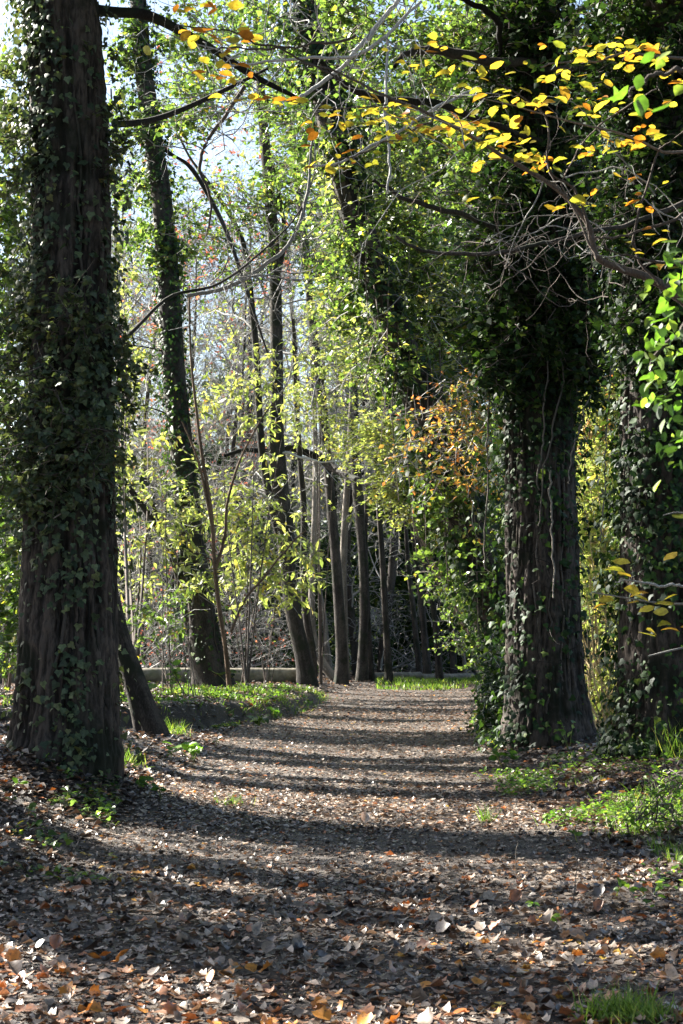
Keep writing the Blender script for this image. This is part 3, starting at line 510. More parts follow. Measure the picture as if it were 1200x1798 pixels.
# ---------------------------------------------------------------- back of the wood
def pipe():
    p0, p1 = W(-260, 1195, 43), W(545, 1195, 45.5); p2, p3 = W(640, 1190, 56), W(830, 1186, 60)
    for a0, a1, rr, lb in ((p0, p1, .21, 'long pale rounded concrete pipe lying along the bank on the left'), (p2, p3, .12, 'distant stretch of pale pipe behind the trunks at the path bend')):
        L = np.linalg.norm(a1 - a0); n = max(2, int(L / 2.4)); r = root('pipe', (a0[0], a0[1], g(a0[0], a0[1])), lb, 'pipe', 'pale pipe along the wood')
        for k in range(n):
            q = np.linspace(k / n + .003, (k + 1) / n - .003, 61)[:, None]; C = a0 * (1 - q) + a1 * q; C[:, 2] = g(C[:, 0], C[:, 1]) * .3 + np.mean(g(C[:, 0], C[:, 1])) * .7 + rr * .9
            R = rr * (1 + .012 * np.sin(np.arange(61) * 2.1) + .02 * (noise(np.arange(61) * .4, k * 3.) - .5)); R[:2] = R[-2:] = rr * 1.05
            a = Acc(); tubes(a, C[None], R[None], 28); a.build('pipe_section', M['concrete'], r, None, True)
pipe()
def proto(name, label, kind):
    h = 15; C = np.array([[0, 0, -.3, .16], [.05, 0, .5, .14], [.15, .1, 4, .12], [0, 0, 8, .09], [.2, 0, 12, .05], [.3, 0, h, .02]])
    C[1:, :2] += rng.normal(size=(5, 2)) * .15
    r = root(name, (0, 0, 0), label, 'tree', 'trees at the back of the wood'); me = bark_mesh(C, 8, 24, M['bark_thin'], .01, 12); obj('trunk', me, r)
    Cs = spline(C, 40); n1 = 34; c, rr, o = surf(Cs, rng.random(n1) * 7, .12 + .85 * rng.random(n1))
    P, R = grow(c, o + np.array([0, 0, .8]), 3.4 * (.4 + .7 * rng.random(n1)), .035, 8, .2, .02); a = Acc(); tubes(a, P, R, 4)
    P2, R2 = kids(P, R, 320, .55, 6, .6, .22, .02); tubes(a, P2, R2, 3)
    P3, R3 = kids(P2, R2, 1700, .6, 5, .7, .28, 0, .1, .7); tubes(a, P3, np.maximum(R3, .0045), 3)
    a.build('twigs', M['twig'], r, 'stuff')
    spec = {'bare': ('lime', 'lo', .12, 500), 'red': ('red', 'lo', .13, 900), 'ever': ('ivy', 'ivylo', .16, 9000)}[kind]
    q, T = along(P3, spec[3]); q = q + rv(len(q)) * (.25 if kind == 'ever' else .02); b = Acc()
    leaves(b, q, spec[2] * (.6 + .7 * rng.random(len(q))), spec[1], rv(len(q)) + np.array([0, 0, .8]), T + rv(len(q)) * .7, rng.random(len(q))); b.build('foliage', M[spec[0]], r, 'stuff'); return r
def dup(r, loc, rz, s, label=None):
    c = r.copy(); COL.objects.link(c); c.location = loc; c.rotation_euler = (0, 0, rz); c.scale = (s, s, s * (1.0))
    if label: c['label'] = label
    for ch in r.children:
        d = ch.copy(); COL.objects.link(d); d.parent = c
    return c
protos = {}
LB = {'bare': 'slender bare grey twigged tree in the thicket beyond the pipe', 'red': 'tree with sparse red leaves against the sky at upper left', 'ever': 'tall evergreen clad tree far behind the right hand trunks'}
for kd in ('bare', 'red', 'ever'): protos[kd] = proto({'bare': 'bare_tree', 'red': 'red_leaved_tree', 'ever': 'evergreen_tree'}[kd], LB[kd], kd)
first = set()
def far(kd, px, Y, s):
    x = (px - 600) / F * Y; loc = (x, Y, float(g(x, Y)))
    if kd not in first:
        first.add(kd); r = protos[kd]; r.location = loc; r.scale = (s, s, s)
    else: dup(protos[kd], loc, rng.random() * 6.28, s)
for i in range(36): far('bare', rng.uniform(60, 760), 60 + 26 * rng.random() ** .8, rng.uniform(.95, 1.4))
for px, Y, s in ((250, 56, .95), (330, 60, 1.0), (410, 58, .9)): far('red', px, Y, s)
for px, Y, s in ((640, 74, 1.5), (720, 76, 1.6), (800, 72, 1.6), (880, 66, 1.5), (960, 54, 1.3), (1040, 48, 1.2), (1120, 52, 1.3), (1200, 47, 1.2), (1290, 50, 1.2), (760, 80, 1.8), (690, 84, 1.8)): far('ever', px, Y, s)
# dense dark underwood closing the view
def mass(name, x0, x1, Y, h, n, mt, size, thick=3, lab=None):
    x = (np.array([x0, x1]) - 600) / F * Y; X = rng.uniform(*x, n); Yy = Y + rng.uniform(-thick / 2, thick / 2, n) + 1.5 * np.sin(X * .4)
    top = h * (.6 + .7 * noise(X * .5, 3, 2)); Z = g(X, Yy) + top * rng.random(n) ** .8
    k = noise(X * .7, Yy * .7, Z * .7) > .3; p = np.stack([X, Yy, Z], -1)[k]; N = len(p); a = Acc()
    leaves(a, p, size * (.6 + .8 * rng.random(N)), 'ivylo', rv(N) + np.array([0, 0, .6]), rv(N) + np.array([0, 0, -.4]), rng.random(N))
    return a.build(name, M[mt], None, 'stuff')
mass('undergrowth', -200, 1400, 76, 7, 26000, 'ivy', .28, 4)
mass('undergrowth', 590, 900, 68, 9, 16000, 'ivy', .2, 3)
mass('undergrowth', 100, 600, 66, 8, 22000, 'ivy', .2, 3)
mass('undergrowth', -200, 560, 62, 1.6, 7000, 'ivy', .14, 3)
mass('undergrowth', 860, 1400, 40, 5, 10000, 'ivy', .16, 3)
mass('foliage_screen', -250, 1450, 86, 13, 24000, 'ivy', .42, 8)
def behind():  # unseen leaf wall added behind the camera to cut fill light on the trunks
    n = 9000; th = rng.uniform(math.pi * 1.02, math.pi * 1.98, n); rr = 13 + 4 * rng.random(n); X = rr * np.cos(th); Y = 2 + rr * np.sin(th); Z = 11 * rng.random(n)
    k = noise(X * .5, Y * .5, Z * .5) > .33; p = np.stack([X, Y, Z], -1)[k]; N = len(p); a = Acc(); leaves(a, p, .5 * (.6 + .8 * rng.random(N)), 'ivylo', rv(N) + np.array([0, 0, .6]), rv(N), rng.random(N)); a.build('foliage_screen', M['ivy'], None, 'stuff')
behind()
a = Acc()
n = 900; X = rng.uniform(-12, 9, n); Y = rng.uniform(62, 72, n)
P, R = grow(np.stack([X, Y, g(X, Y) + 2.0 * rng.random(n)], -1), rv(n) * .6 + np.array([0, 0, .5]), 1.4 + rng.random(n), .011, 8, .3, -.04, .4); tubes(a, P, R, 3); a.build('bare_brushwood', M['twig'], None, 'stuff')
a = Acc()
n = 900; X = rng.uniform(-11, -1.5, n); Y = rng.uniform(44, 60, n)
P, R = grow(np.stack([X, Y, g(X, Y) + 17 * rng.random(n)], -1), rv(n) * np.array([.9, .5, .6]) + np.array([0, 0, .4]), 1.5 + rng.random(n), .008, 10, .25, -.01, .3); P2, R2 = kids(P, R, 8000, .6, 6, .9, .3); tubes(a, P, R, 4); tubes(a, P2, np.maximum(R2, .003), 3); a.build('bare_thicket', M['twig'], None, 'stuff')
a = Acc()
n = 120; X = rng.uniform(3.4, 5.4, n); Y = rng.uniform(22, 26, n)
P, R = grow(np.stack([X, Y, g(X, Y)], -1), rv(n) * .25 + np.array([0, 0, 1]), 1 + 2.2 * rng.random(n), .012, 9, .12, -.01, .4); tubes(a, P, R, 5); a.build('cane_undergrowth', M['cane'], None, 'stuff')

# ================================================================ branches close to the camera
def branch(label, cat, main, Y, dY, mtw, name='overhanging_branch', group='branches hanging in from the right', r0=1):
    C = pxpath(main, Y, dY); r = root(name, C[0, :3], label, cat, group); S = spline(C, 50); S[:, :3] += np.cumsum(rv(50), 0) * .004; a = Acc(); tubes(a, S[None, :, :3], S[None, :, 3] * r0, 7); a.build('branch', M[mtw], r, None, True); return r, S
YB = 8.2
by, SB = branch('branch with many yellow leaves sweeping across the upper right', 'branch', [(1330, 640, 26), (1240, 560, 22), (1160, 500, 17), (1100, 480, 14), (1050, 455, 12), (1035, 400, 11), (985, 340, 9), (920, 300, 8), (850, 262, 7), (760, 215, 6), (680, 180, 5), (600, 140, 4), (520, 120, 3)], YB, -.6, 'twig_dark')
subs = [[(1035, 400, 6), (1010, 330, 5), (965, 290, 4), (962, 210, 4), (920, 165, 3), (880, 140, 3)], [(1050, 455, 6), (1020, 380, 4), (1000, 320, 3), (1040, 250, 3), (1100, 200, 3), (1180, 160, 2)],
        [(1160, 500, 6), (1110, 430, 5), (1140, 300, 4), (1170, 260, 3), (1230, 220, 3)], [(1240, 330, 6), (1180, 370, 6), (1100, 395, 5), (1040, 400, 4)], [(1240, 250, 7), (1180, 262, 6), (1110, 240, 5), (1030, 215, 4), (940, 190, 3), (850, 170, 2), (760, 155, 2)],
        [(760, 215, 4), (700, 240, 3), (640, 262, 3), (580, 275, 2)], [(680, 180, 3), (600, 190, 3), (540, 180, 2), (470, 165, 2)], [(1250, 100, 7), (1180, 95, 6), (1110, 90, 5), (1030, 100, 4), (960, 105, 3)], [(1230, 470, 6), (1150, 460, 5), (1080, 440, 3), (1040, 430, 2)]]
subs += [[(600, 140, 4), (520, 100, 4), (450, 85, 4), (380, 70, 3), (300, 62, 3)], [(620, 60, 6), (560, 75, 5), (500, 90, 4), (430, 92, 4), (360, 92, 3)]]
for s in subs:
    a = Acc(); S = spline(pxpath(s, YB - .3, -.1), 26); S[:, :3] += np.cumsum(rv(26), 0) * .005; tubes(a, S[None, :, :3], S[None, :, 3], 5); a.build('twig', M['twig_dark'], by, None, True)
# leaves in the clusters the photograph shows: (px, py, sx, sy, count)
cl = [(1030, 95, 45, 18, 26), (1100, 85, 40, 18, 14), (1150, 110, 40, 20, 14), (760, 85, 40, 12, 8), (830, 120, 60, 16, 14), (980, 135, 25, 15, 9), (870, 165, 60, 18, 18), (960, 185, 50, 14, 16), (1040, 175, 40, 20, 12), (800, 225, 60, 18, 26), (700, 215, 50, 20, 20), (880, 245, 60, 22, 26), (640, 200, 45, 16, 14), (940, 280, 50, 18, 16), (1060, 255, 50, 12, 14), (1150, 240, 50, 16, 18), (620, 285, 40, 16, 9), (1180, 150, 30, 40, 12), (1060, 350, 60, 20, 10), (1150, 430, 40, 30, 10), (840, 345, 20, 8, 3), (480, 175, 40, 10, 6), (400, 120, 30, 25, 9), (340, 65, 40, 14, 7), (420, 75, 30, 14, 5), (360, 10, 40, 8, 5), (570, 215, 30, 20, 8), (1110, 330, 50, 30, 10), (1090, 180, 50, 30, 12)]
ps = []; 
for x, y, sx, sy, n in cl:
    for k in range(int(n * (1.9 if 190 < y < 290 and 600 < x < 980 else 2.0 if x < 620 else 1.1))): ps.append(W(x + rng.normal() * sx * .75, y + rng.normal() * sy * .75, YB - .3 + rng.normal() * .35))
ps = np.array(ps); N = len(ps); print('yellow leaves', N)
nn = rv(N) * .36 + np.array([0, 0, 1]); dd = rv(N) * np.array([1, .8, .2]) + np.array([-.6, 0, -.3])
sz = .06 * (.5 + .9 * rng.random(N)); o_ = np.argsort(-sz)
R_ = rng.random(N); R_[ps[:, 0] < -.1] = np.clip(R_[ps[:, 0] < -.1] + .25, 0, .99)
k = o_[:300]; singles_of(by, 'leaf', ps[k], sz[k], 'oval', nn[k], dd[k], R_[k], 'yellow')
k = o_[300:]; a = Acc(); leaves(a, ps[k], sz[k], 'oval', nn[k], dd[k], R_[k]); a.build('foliage', M['yellow'], by, 'stuff')
def tangle(parent, starts, n, L, r, mt, n2, Y, sx=1.0, up=0, wig=.3):
    s = np.array([W(x + rng.normal() * 18, y + rng.normal() * 12, Y + rng.normal() * .3) for x, y in starts for _ in range(n)])
    P, R = grow(s, rv(len(s)) * np.array([1.2 * sx, .5, .7]) + np.array([-.5 * sx, 0, up]), L * (.5 + .8 * rng.random(len(s))), r, 12, wig, -.01, .35); P2, R2 = kids(P, R, n2, .45, 7, .8, .3)
    a = Acc(); tubes(a, P, R, 5); tubes(a, P2, np.maximum(R2, .0016), 3); a.build('twigs', M[mt], parent, 'stuff')
tangle(by, [(1040, 400), (950, 310), (1100, 470), (820, 250), (1150, 350), (700, 190)], 3, .8, .004, 'twig', 50, YB)
b2, S2 = branch('long bare grey branch curving across in front of the broad right trunk', 'branch', [(1320, 310, 14), (1200, 355, 11), (1110, 390, 9), (1040, 405, 8), (960, 425, 8), (880, 442, 8), (800, 445, 7), (740, 435, 6), (700, 420, 4)], 10.5, -.3, 'bark_thin')
tangle(b2, [(1000, 415), (940, 430), (880, 440), (800, 440), (1060, 400), (1100, 390), (980, 350), (940, 360), (1080, 500)], 3, .8, .004, 'twig_dark', 70, 10.4)
b3, S3 = branch('pale bare branch reaching in from the top centre', 'branch', [(790, -90, 12), (720, -20, 9), (660, 60, 9), (600, 130, 8), (520, 190, 7), (560, 280, 5), (540, 360, 5), (520, 400, 4)][:5], 9.5, 0, 'twig')
tangle(b3, [(700, 10), (640, 80), (560, 60), (480, 90), (600, 130), (520, 40), (420, 90), (560, 150)], 4, .9, .004, 'twig', 90, 9.5)
a = Acc()
for pts in ([(680, 60, 5), (676, 130, 5), (672, 200, 6), (675, 260, 5), (672, 330, 4)], [(840, 150, 5), (760, 190, 6), (680, 240, 6), (600, 280, 5), (540, 290, 4)], [(740, 0, 6), (640, 80, 7), (560, 90, 6), (470, 100, 5), (400, 110, 4)]):
    a = Acc(); S = spline(pxpath(pts, 9.4), 30); S[:, :3] += np.cumsum(rv(30), 0) * .004; tubes(a, S[None, :, :3], S[None, :, 3], 5); a.build('twig', M['twig'], b3, None, True)
b4, S4 = branch('thin dark branch arching down from the top behind the red leaves', 'branch', [(430, 150, 8), (400, 200, 7), (365, 250, 7), (352, 300, 6), (372, 350, 5), (365, 420, 3)], 16, 0, 'twig_dark', group='bare twigs hanging over the path')
b5, S5 = branch('rising tan branch with a few leaves, centre left above the path', 'branch', [(405, 1110, 5), (440, 1040, 4.5), (470, 1010, 4), (510, 960, 3.5), (540, 930, 2)], 26, 0, 'bark_red', group='bare twigs hanging over the path')
b6, S6 = branch('fine upright fan of twigs against the sky left of centre', 'branch', [(330, 520, 7), (400, 505, 8), (460, 470, 8), (510, 430, 7), (540, 350, 6), (552, 250, 4)], 16, 0, 'twig', group='bare twigs hanging over the path')
tangle(b6, [(400, 505), (460, 470), (520, 420), (440, 480), (500, 500)], 6, 1.2, .007, 'twig', 110, 16, up=.4)
tangle(b4, [(400, 200), (360, 260), (440, 160)], 6, 1.2, .007, 'twig', 70, 16)

gb, SG = branch('out of focus sprig of vivid green leaves at the upper right edge', 'branch', [(1330, 120, 16), (1260, 110, 12), (1190, 120, 9), (1130, 140, 7), (1090, 160, 4)], 4.2, 0, 'twig_dark', 'leafy_sprig', 'leafy sprigs near the camera')
pts = [(1105, 150, .07), (1130, 165, .07), (1085, 175, .065), (1125, 130, .05), (1165, 100, .05), (1190, 180, .08), (1180, 90, .05), (1150, 90, .05), (1200, 150, .06), (1080, 150, .05), (1215, 190, .08), (1120, 175, .06)]
q = np.array([W(x, y, 4.1 + .1 * rng.normal()) for x, y, _ in pts]); n = len(q)
singles_of(gb, 'leaf', q, np.array([s * .85 for *_, s in pts]), 'oval', rv(n) * .6 + np.array([.2, -.6, .5]), rv(n) * .4 + np.array([-.4, 0, -1]), rng.random(n), 'green')
gb, SG = branch('blurred leafy bough of dark and bright green at the right edge', 'branch', [(1400, 500, 20), (1320, 520, 16), (1240, 570, 12), (1180, 620, 9), (1140, 680, 5)], 4.8, 0, 'twig_dark', 'leafy_sprig', 'leafy sprigs near the camera')
q = rng.permutation([W(x + rng.normal() * sx, y + rng.normal() * sy, 4.8 + .15 * rng.normal()) for x, y, sx, sy, n in [(1185, 500, 22, 30, 30), (1175, 580, 28, 30, 40), (1150, 680, 22, 30, 24), (1190, 660, 20, 50, 34), (1190, 770, 18, 30, 26), (1190, 440, 20, 20, 14), (1150, 620, 25, 25, 20)] for _ in range(n)]); n = len(q)
sz_ = .038 * (.5 + .9 * rng.random(n)); nn_ = rv(n) * .9 + np.array([0, -.1, .7]); dd_ = rv(n) * .6 + np.array([-.3, 0, -.8])
for mt_, a_, b_ in (('green', 0, n // 2), ('ivy', n // 2, n)): singles_of(gb, 'leaf', q[a_:b_], sz_[a_:b_], 'oval', nn_[a_:b_], dd_[a_:b_], rng.random(b_ - a_), mt_)
yb, SY = branch('low branch with golden leaves at the right edge halfway up', 'branch', [(1300, 1080, 9), (1230, 1030, 7), (1190, 1015, 5), (1140, 1008, 5), (1090, 1002, 3), (1060, 1000, 2)], 8, 0, 'twig')
for s in ([(1240, 1060, 5), (1170, 1060, 4), (1100, 1050, 3), (1040, 1040, 2)], [(1230, 905, 4), (1190, 900, 3), (1165, 905, 2)], [(1240, 1130, 4), (1190, 1140, 4), (1140, 1152, 3)]):
    a = Acc(); S = spline(pxpath(s, 8), 20); tubes(a, S[None, :, :3], S[None, :, 3], 5); a.build('twig', M['twig'], yb, None, True)
pts = [(1180, 905), (1200, 898), (1075, 985), (1060, 1000), (1085, 1005), (1100, 1005), (1190, 970), (1200, 965), (1050, 1055), (1065, 1060), (1110, 1045), (1125, 1055), (1140, 1040), (1150, 1065), (1165, 1055), (1185, 1060), (1200, 1050), (1120, 1110), (1135, 1105), (1160, 1105), (1180, 1095), (1195, 1100), (1125, 1042), (1175, 1075), (1090, 1050)]
q = np.array([W(x, y, 8 + .1 * rng.normal()) for x, y in pts]); n = len(q)
singles_of(yb, 'leaf', q, .085 * (.7 + .5 * rng.random(n)), 'oval', rv(n) * .3 + np.array([0, -.25, 1]), rv(n) * .3 + np.array([1, 0, .1]) * np.sign(rng.normal(size=n))[:, None], rng.random(n) * .8 + .1, 'yellow')

# ================================================================ off-frame trees on the left whose trunks stripe the path with shade
def shade_tree():
    C = np.array([[0, 0, -.3, .42], [0, 0, .3, .38], [.05, 0, 3, .34], [0, .1, 7, .3], [.1, 0, 11, .22], [0, 0, 15, .1]])
    r = root('ivy_covered_tree', (0, 0, 0), 'ivy clad tree beyond the left edge of the view whose trunk shades the path', 'tree', 'trees left of the view')
    obj('trunk', bark_mesh(C, 24, 60, M['bark'], .03, 7, .3), r)
    Cs = spline(C, 60); N = 5200; c, rr, o = surf(Cs, rng.random(N) * 6.283, .04 + .75 * rng.random(N)); z = c[:, 2]
    p = c + o * (rr + .25 * rng.random(N) ** 1.5 * (.5 + noise(z * .9, 3)))[:, None]; a = Acc(); leaves(a, p, .13 + .08 * rng.random(N), 'ivylo', o + rv(N) * .5 + np.array([0, 0, .4]), rv(N) * .4 + np.array([0, 0, -1]), rng.random(N)); a.build('ivy', M['ivy'], r, 'stuff')
    n1 = 26; c, rr, o = surf(Cs, rng.random(n1) * 7, .6 + .38 * rng.random(n1)); P, R = grow(c, o + np.array([0, 0, .6]), 3.2, .05, 8, .2); P2, R2 = kids(P, R, 260, .5, 6); a = Acc(); tubes(a, P, R, 4); tubes(a, P2, R2, 3); a.build('twigs', M['twig_dark'], r, 'stuff')
    n2 = 60; c, rr, o = surf(Cs, rng.random(n2) * 7, .12 + .5 * rng.random(n2)); P, R = grow(c, o + np.array([0, 0, .2]), 1.3, .008, 6, .3); a = Acc(); tubes(a, P, R, 3); a.build('side_shoots', M['twig_dark'], r, 'stuff'); q, T = along(P, 900, .3); N = len(q); a = Acc(); leaves(a, q, .1 + .08 * rng.random(N), 'ivylo', rv(N) * .7 + np.array([0, 0, 1]), T + rv(N), rng.random(N)); a.build('side_leaves', M['ivy'], r, 'stuff')
    N = 700; q, T = along(P2, N); a = Acc(); leaves(a, q + rv(N) * .15, .14 + .1 * rng.random(N), 'ivylo', rv(N) * .7 + np.array([0, 0, 1]), T + rv(N), rng.random(N)); a.build('foliage', M['ivy'], r, 'stuff'); return r
sh = shade_tree(); k_ = 0
def put(y0, wd, x=-6.0):
    "y0: where its trunk shadow crosses the middle of the path; wd: width scale"
    global k_
    y = y0 - x / SUN[0] * SUN[1] * -1 if False else y0 + abs(x) * abs(SUN[1] / SUN[0])
    loc = (x, y, float(g(x, y)) )
    o = sh if k_ == 0 else dup(sh, loc, rng.random() * 6, 1); k_ += 1
    o.location = loc; o.scale = (wd, wd, (.62 if y0 < 13 else 1) + .05 * rng.normal()); return o
for y0, wd, x, ln in ((7.9, 1.15, -8.0, 3), (8.9, .75, -8.8, -3), (10.6, .65, -8.4, 4), (12.0, .75, -8.8, -3), (15.9, .8, -8.4, -4), (17.3, .5, -8.8, 4), (19.4, .85, -8.4, -7), (20.5, .7, -9.2, 3), (23.6, .7, -9.5, 6), (25.0, .95, -10.5, -4), (28.6, .5, -9.5, -9), (32, 1.0, -12.5, 4), (37.5, 1.1, -13.5, -6)):
    put(y0, wd, x).rotation_euler.x = math.radians(ln)

# ================================================================ leaf litter
def litter():
    def sample(n, y0, y1, pw_):
        u = rng.random(n); a = 2 - pw_; y = (y0 ** a + u * (y1 ** a - y0 ** a)) ** (1 / a); x = (rng.random(n) * 2 - 1) * (.235 * y + 1.2); return x, y
    A = Acc()
    for kind, (n, y0, y1, pw_, smin, smax, shp, tilt) in enumerate([(70000, 4.9, 17, 1.2, .02, .076, 'near', .17), (100000, 13, 36, 1.45, .045, .105, 'lo', .25), (38000, 30, 64, 1.2, .07, .15, 'lo', .22), (30000, 4.9, 14, 1.35, .008, .025, 'lo', .6)]):
        x, y = sample(n, y0, y1, pw_); z = g(x, y)
        onp = np.abs(x - pc(y)) < pw(y) * .9
        k = (rng.random(n) < np.where(onp, .85, 1)) & ~((y > 46) & (x > pc(y) + 6)); x, y, z, onp = x[k], y[k], z[k], onp[k]; n = len(x)
        sz = smin + (smax - smin) * rng.random(n) ** 2.2; sz *= np.where(onp, np.where(y < 11, .95, .75), 1)
        tl_ = tilt * np.where(onp, .7, 1.1)[:, None]
        nn = rv(n) * tl_ + np.array([0, 0, 1]); dd = rv(n) * np.array([1, 1, .15]); r = rng.random(n) ** np.where(onp, 1.3, 1.8); r[(r > .75) & (rng.random(n) < .45)] *= .6
        warm = noise(x * .8, y * .5, 4) > .5; r = np.where(warm, r, r * .93); r[(y < 9) & (rng.random(n) < .3) & (y < 7.6)] = .78 + .25 * rng.random()
        r = np.where((y > 12) & (r > .86) & (rng.random(n) < .5), .6, r)
        pos = np.stack([x, y, z + .004 + .022 * rng.random(n) * (sz / .06)], -1)
        if shp == 'near':
            v = rng.integers(0, 12, n)
            for q in range(12):
                m_ = v == q; leaves(A, pos[m_], sz[m_], ('dry%d' if q % 2 else 'lob%d') % (q // 2), nn[m_], dd[m_], r[m_])
        else: leaves(A, pos, sz, shp, nn, dd, r)
    A.build('leaf_litter', M['litter'], None, 'stuff')
    # the leaves one can pick out, each a thing of its own
    spots = [(95, 1680, .1, .8, 1), (215, 1625 + 87, .09, .95, 0), (375, 1690, .08, .8, 0), (450, 1655, .09, .5, 1), (390, 1712, .11, .97, 0), (605, 1592, .09, .85, 0), (900, 1595, .11, .8, 1), (1050, 1612, .09, .75, 1), (690, 1548, .07, .88, 0), (860, 1660, .07, .97, 0), (640, 1452, .12, .7, 1), (255, 1530, .06, .99, 0), (70, 1532, .1, .99, 0), (105, 1712, .08, .9, 0)]
    for x, y, s, r, up in spots:
        p = hit(x, y); nrm = np.array([[rng.normal() * .3, -.9 if up else -.25, .5 if up else 1.]])
        o = singles_of(None, 'fallen_leaf', np.array([p + np.array([0, 0, .01 + .02 * up])]), np.array([s * .78]), 'dry3' if up else 'lob0', nrm, np.array([[rng.normal() * .5, 0, 1. if up else 0.1]]) if up else rv(1), np.array([r]), 'litter')[0]
        colr = 'yellow' if r > .95 else 'orange' if r > .84 else 'rust brown' if r > .6 else 'pale buff'
        where = 'near the bottom left' if x < 450 and y > 1600 else 'on the near left of the path' if x < 450 else 'on the middle of the path' if x < 800 else 'on the right of the path'
        tag(o, '%s dry leaf %s %s' % (colr, 'standing curled on edge' if up else 'lying flat', where), 'fallen leaf', 'fallen leaves picked out by colour or curl')
    n = 270; y = 6.4 + 3.4 * rng.random(n) ** 1.2; x = (rng.random(n) * 2 - 1) * .2 * y; shp = np.array(['dry%d' % i for i in range(6)] + ['lob%d' % i for i in range(6)])[rng.integers(0, 12, n)]
    r = np.where(rng.random(n) < .68, .78 + .21 * rng.random(n), .35 + .4 * rng.random(n)); s = .045 + .042 * rng.random(n); r[y > 7.8] = np.where(rng.random((y > 7.8).sum()) < .2, .8, .3 + .3 * rng.random((y > 7.8).sum()))
    os_ = singles_of(None, 'fallen_leaf', np.stack([x, y, g(x, y) + .025 + .015 * rng.random(n)], -1), s, shp, rv(n) * .5 + np.array([0, -.15, 1]), rv(n) * np.array([1, 1, .2]), r, 'litter')
    for o, xx, yy, rr in zip(os_, x, y, r):
        b = (min(7, int(rr * 8)) + .5) / 8; colr = 'yellow orange' if b > .9 else 'rust orange' if b > .75 else 'pale buff' if b > .6 else 'grey brown'
        wh = 'left' if xx / yy < -.07 else 'right' if xx / yy > .07 else 'middle'
        tag(o, '%s dry leaf lying in the litter at the bottom %s of the path' % (colr, wh), 'fallen leaf', 'fallen leaves on the nearest stretch of path')
litter()

# ================================================================ grass, ground cover, seedlings
def grass(name, x, y, h, mt='grass', wd=.006, lean=.35, kind='stuff'):
    n = len(x); b = np.stack([x, y, g(x, y)], -1); d = unit(rv(n) * lean + np.array([0, 0, 1])); hh = h * (.5 + .8 * rng.random(n))
    bend = rv(n) * np.array([1, 1, 0]) * .35; s = unit(np.cross(d, rv(n))) * (wd * (.6 + .8 * rng.random(n)))[:, None]
    p1 = b + d * (hh * .5)[:, None] + bend * (hh * .15)[:, None]; p2 = b + d * (hh * .85)[:, None] + bend * (hh * .55)[:, None]
    V = np.stack([b - s, b + s, p1 - s * .8, p1 + s * .8, p2], 1); F4 = np.array([[0, 1, 3, 2]]); F3 = np.array([[2, 3, 4]]); off = (np.arange(n) * 5)[:, None]
    a = Acc(); a.add(V.reshape(-1, 3), [F4 + off, F3 + off], np.repeat(rng.random(n), 5)); return a.build(name, M[mt], None, kind)
n = 9000; x = rng.normal(2.9, 1.5, n); y = rng.uniform(42, 60, n); x = pc(y) + rng.uniform(-2.6, 2.6, n) * .9 - .6; k = (x > 1.0) & (np.abs(x - pc(y) ) > 0) & (y > 48) & (x < pc(y) + 1.2) & (noise(x * 1.5, y * .6, 3) > .5); grass('grass', x[k], y[k], .17, wd=.012)
x = rng.uniform(-.14, .03, 7000); y = rng.uniform(24, 40, 7000); x = pe(y) - .1 - np.abs(rng.normal(size=7000)) * 1.3; k = noise(x * 1.3, y * .8) > .58; grass('grass', x[k], y[k], .14, wd=.008)
y = rng.uniform(9.5, 16, 6000); x = 1.9 + (15 - y) * .03 + np.abs(rng.normal(size=6000)) * .9; k = (noise(x * 1.5, y * 1.1) > .5); x, y = x[k], y[k]; grass('grass', x, y, .11, wd=.003)
x = 2.6 + rng.normal(size=260) * .35; y = 12.8 + rng.normal(size=260) * .7; grass('grass', x, y, .26, wd=.003)
y = rng.uniform(23.5, 42, 2500); x = pe(y) - .15 + rng.normal(size=2500) * .12; k = noise(x * 2, y * 2.2, 8) > .58; grass('bank_grass', x[k], y[k], .13, wd=.007, lean=.7)
def tuft(px, py, n, h, sp, label):
    p = hit(px, py); o = grass('grass_tuft', p[0] + rng.normal(size=n) * sp, p[1] + rng.normal(size=n) * sp, h, wd=.0032, lean=.5, kind=None); tag(o, label, 'grass tuft', 'grass tufts beside the path')
tuft(1092, 1790, 340, .14, .07, 'bright green grass tuft at the bottom right corner')
tuft(1150, 1795, 120, .1, .05, 'smaller grass tuft right of the bright tuft at the bottom right')
tuft(310, 1290, 120, .25, .1, 'grass tuft against the earthen bank right of the leaning trunk')
tuft(222, 1345, 120, .22, .08, 'grass tuft beside the right foot of the huge ivy trunk')
tuft(855, 1445, 30, .2, .03, 'single thin grass sprout in the leaf litter right of the path centre')
tuft(1190, 1330, 160, .4, .12, 'tall grass tuft in front of the far right trunk')
tuft(408, 1745 - 330, 60, .12, .06, 'small grass sprout in the shade below the huge trunk')
def cover(name, x, y, size, mt, hmax=.09, shape='oval'):
    n = len(x); p = np.stack([x, y, g(x, y) + .02 + hmax * rng.random(n)], -1); a = Acc(); leaves(a, p, size * (.5 + .8 * rng.random(n)), shape, rv(n) * .45 + np.array([0, 0, 1]), rv(n) * np.array([1, 1, .3]), rng.random(n)); a.build(name, M[mt], None, 'stuff')
y = rng.uniform(9, 17.5, 7000); x = 1.45 + (13.5 - y) * .02 + np.abs(rng.normal(size=7000)) * 1.0; k = (noise(x * 2.2, y * 1.6, 7) > .5) & ~((y < 11.8) & (rng.random(7000) < .75)) ; cover('ground_cover', x[k], y[k], .04, 'green')
y = rng.uniform(23, 42, 9000); x = pe(y) - .2 - np.abs(rng.normal(size=9000)) * 1.8; k = noise(x * 2.3, y * 1.5, 2) > .66; cover('ground_cover', x[k], y[k], .075, 'green', .08, 'lo')
